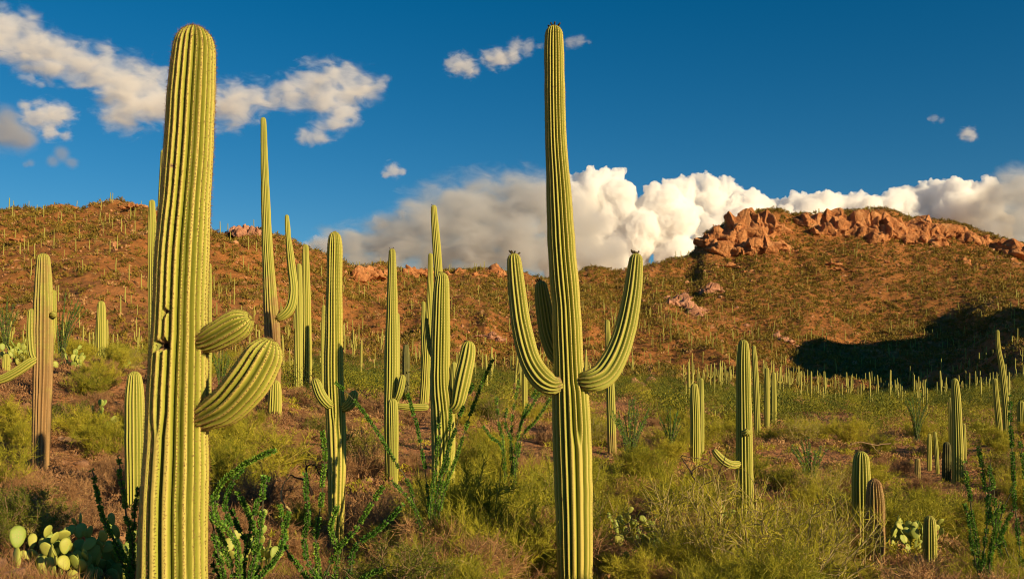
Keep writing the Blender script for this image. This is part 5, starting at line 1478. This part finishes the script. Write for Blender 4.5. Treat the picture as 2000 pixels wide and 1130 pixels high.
dead_branch('charred bent branch beside the straight two armed saguaro', 15.2, [[(612, 965), (598, 940), (582, 935), (566, 928)], [(604, 950), (600, 910), (618, 912), (630, 945)], [(598, 945), (596, 900)]], M_DARKBARK, 0.030, 4)
dead_branch('curving dark bare branch arching before the armless pair', 16.0, [[(1378, 1040), (1370, 960), (1350, 920), (1390, 900), (1385, 880)], [(1352, 925), (1330, 890), (1350, 892), (1385, 898)], [(1368, 950), (1400, 930), (1425, 860)]], M_DARKBARK, 0.022, 5)
dead_branch('pale forked twigs above the big prickly pear', 10.5, [[(130, 1030), (110, 1015), (92, 1008)], [(145, 1010), (160, 995), (172, 988)], [(120, 1022), (135, 1000), (150, 980)]], M_PALEBARK, 0.009, 6)
dead_branch('dry sprawling branch right of the dark ocotillo fan', 15.0, [[(1740, 865), (1710, 868), (1680, 862), (1650, 870)], [(1700, 866), (1715, 880), (1722, 872)], [(1720, 866), (1730, 858)]], M_TWIGBARK, 0.014, 7)

# ------------------------------------------------------------------ saguaros far off on the slopes
def far_saguaro_mesh(seed, H=5.0, arms=0):
    rng = np.random.default_rng(seed)
    mb = MB()
    lean = rng.normal(0, 0.18)
    r = 0.14 * rng.uniform(0.85, 1.15)
    V, Q, T = tube(np.array([[0, 0, -0.6], [lean * .3, 0, H * 0.35], [lean * .7, 0, H * 0.75], [lean, 0, H * 0.96], [lean * 1.02, 0, H * 0.995]]), [r * .95, r * 1.05, r * .95, r * .75, r * .35], 9)
    mb.add(V, Q, T)
    for k in range(arms):
        a = rng.uniform(-0.6, 0.6) + (math.pi if k % 2 else 0); h = H * rng.uniform(0.32, 0.55); l = rng.uniform(0.45, 0.7); t = H * rng.uniform(0.2, 0.4)
        c, s_ = math.cos(a), math.sin(a)
        path = catmull([(0.0, 0, h), (c * l * .7, s_ * l * .7, h + .05), (c * l, s_ * l, h + .45), (c * l * 1.05, s_ * l * 1.05, h + t)], 8)
        V, Q, T = tube(path, np.array([.6, .75, .8, .8, .78, .72, .6, .3]) * r, 7)
        mb.add(V, Q, T)
    me = mb.mesh('saguaro', [M_FARSKIN])
    n = len(me.vertices)
    at = me.attributes.new('rib', 'FLOAT', 'POINT'); at.data.foreach_set('value', np.full(n, 0.74, np.float32))
    return me
FARM = [(far_saguaro_mesh(400 + k, 5.0, 0), 0) for k in range(5)] + [(far_saguaro_mesh(420 + k, 5.0, 1 + k % 3), 1) for k in range(4)]
FR = np.random.default_rng(91)
def far_points():
    out = []
    def put(n, y0, y1, p0, p1, hs):
        y = np.sqrt(FR.uniform(y0 ** 2, y1 ** 2, n)); px = FR.uniform(p0, p1, n); x = (px - 1000) / FOC * y
        ok = (y < ridge_at(px) * 1.0) & (FR.random(n) < 0.45 + 1.3 * np.clip(vnoise(x / 34., y / 34., x * 0, 61) + 0.35, 0, 1))
        for a, b, c in zip(x[ok], y[ok], px[ok]):
            out.append((a, b, c, FR.uniform(*hs)))
    put(340, 130, 430, 0, 700, (1.5, 5.8)); put(40, 60, 130, 0, 640, (1.5, 4.5))
    put(520, 170, 590, 640, 1300, (1.5, 5.8)); put(30, 80, 170, 700, 1200, (2, 5))
    put(36, 65, 140, 1330, 2000, (1.5, 4.2)); put(210, 130, 250, 1330, 2000, (1.2, 5.4)); put(210, 200, 360, 1400, 2010, (0.8, 5.8)); put(300, 330, 520, 1260, 2010, (1.2, 5.6))
    put(520, 300, 690, 1250, 2010, (1.6, 5.5))
    for (px_, row) in ((18, 404), (27, 403), (220, 397), (430, 443), (445, 445), (1320, 494), (1345, 488), (1600, 414), (1690, 410), (640, 502), (660, 508), (1700, 411), (1790, 428), (1330, 492)):
        yy = float(ridge_at(px_)) * 0.985
        out.append(((px_ - 1000) / FOC * yy, yy, px_, FR.uniform(4, 6.5)))
    return out
FP = far_points()
FP.sort(key=lambda q: -q[3] / q[1])
n_single = 300 - len(HERO) - 4
mbf = None
def far_zone(px, y):
    if px < 660 and y > 60:
        return 'the rusty left hillside' if y > 130 else 'the shrubby foot of the left hillside'
    if px < 1280:
        return 'the brown slope under the middle ridge' if y > 170 else 'the shrubs before the middle ridge'
    return 'the green valley flat at right' if y < 320 else 'the wide slope of the right mesa'
cnt = 0; rest = []
for (x, y, px, h) in FP:
    if cnt < n_single:
        me, kk = FARM[FR.integers(0, 5) if FR.random() < 0.62 else FR.integers(5, 9)]
        z = float(G(np.array([x]), np.array([y]))[0])
        o = link('saguaro', me, None, (x, y, z))
        f = h / 5.0; o.scale = (f * FR.uniform(.9, 1.2), f, f); o.rotation_euler = (0, 0, FR.uniform(-0.5, 0.5))
        zn = far_zone(px, y)
        tag(o, ('little armless saguaro far off on ' if kk == 0 else 'little saguaro with raised arms far off on ') + zn, 'saguaro', 'far saguaros on ' + zn)
        cnt += 1
    else:
        rest.append((x, y, h))
V, Q = [], []; T = []
mb = MB()
for (x, y, h) in rest:
    z = float(G(np.array([x]), np.array([y]))[0]); r = h * 0.036
    v, q, t = tube(np.array([[x, y, z - .5], [x, y, z + h * .5], [x + FR.normal(0, .1), y, z + h * .94], [x, y, z + h]]), [r, r, r * .8, r * .3], 6)
    mb.add(v, q, t)
me = mb.mesh('distant_saguaros', [M_FARSKIN])
at = me.attributes.new('rib', 'FLOAT', 'POINT'); at.data.foreach_set('value', np.full(len(me.vertices), 0.74, np.float32))
tag(link('distant_saguaros', me), kind='stuff')
print('counts', len(HERO), cnt, len(rest), NSHRUB[0])
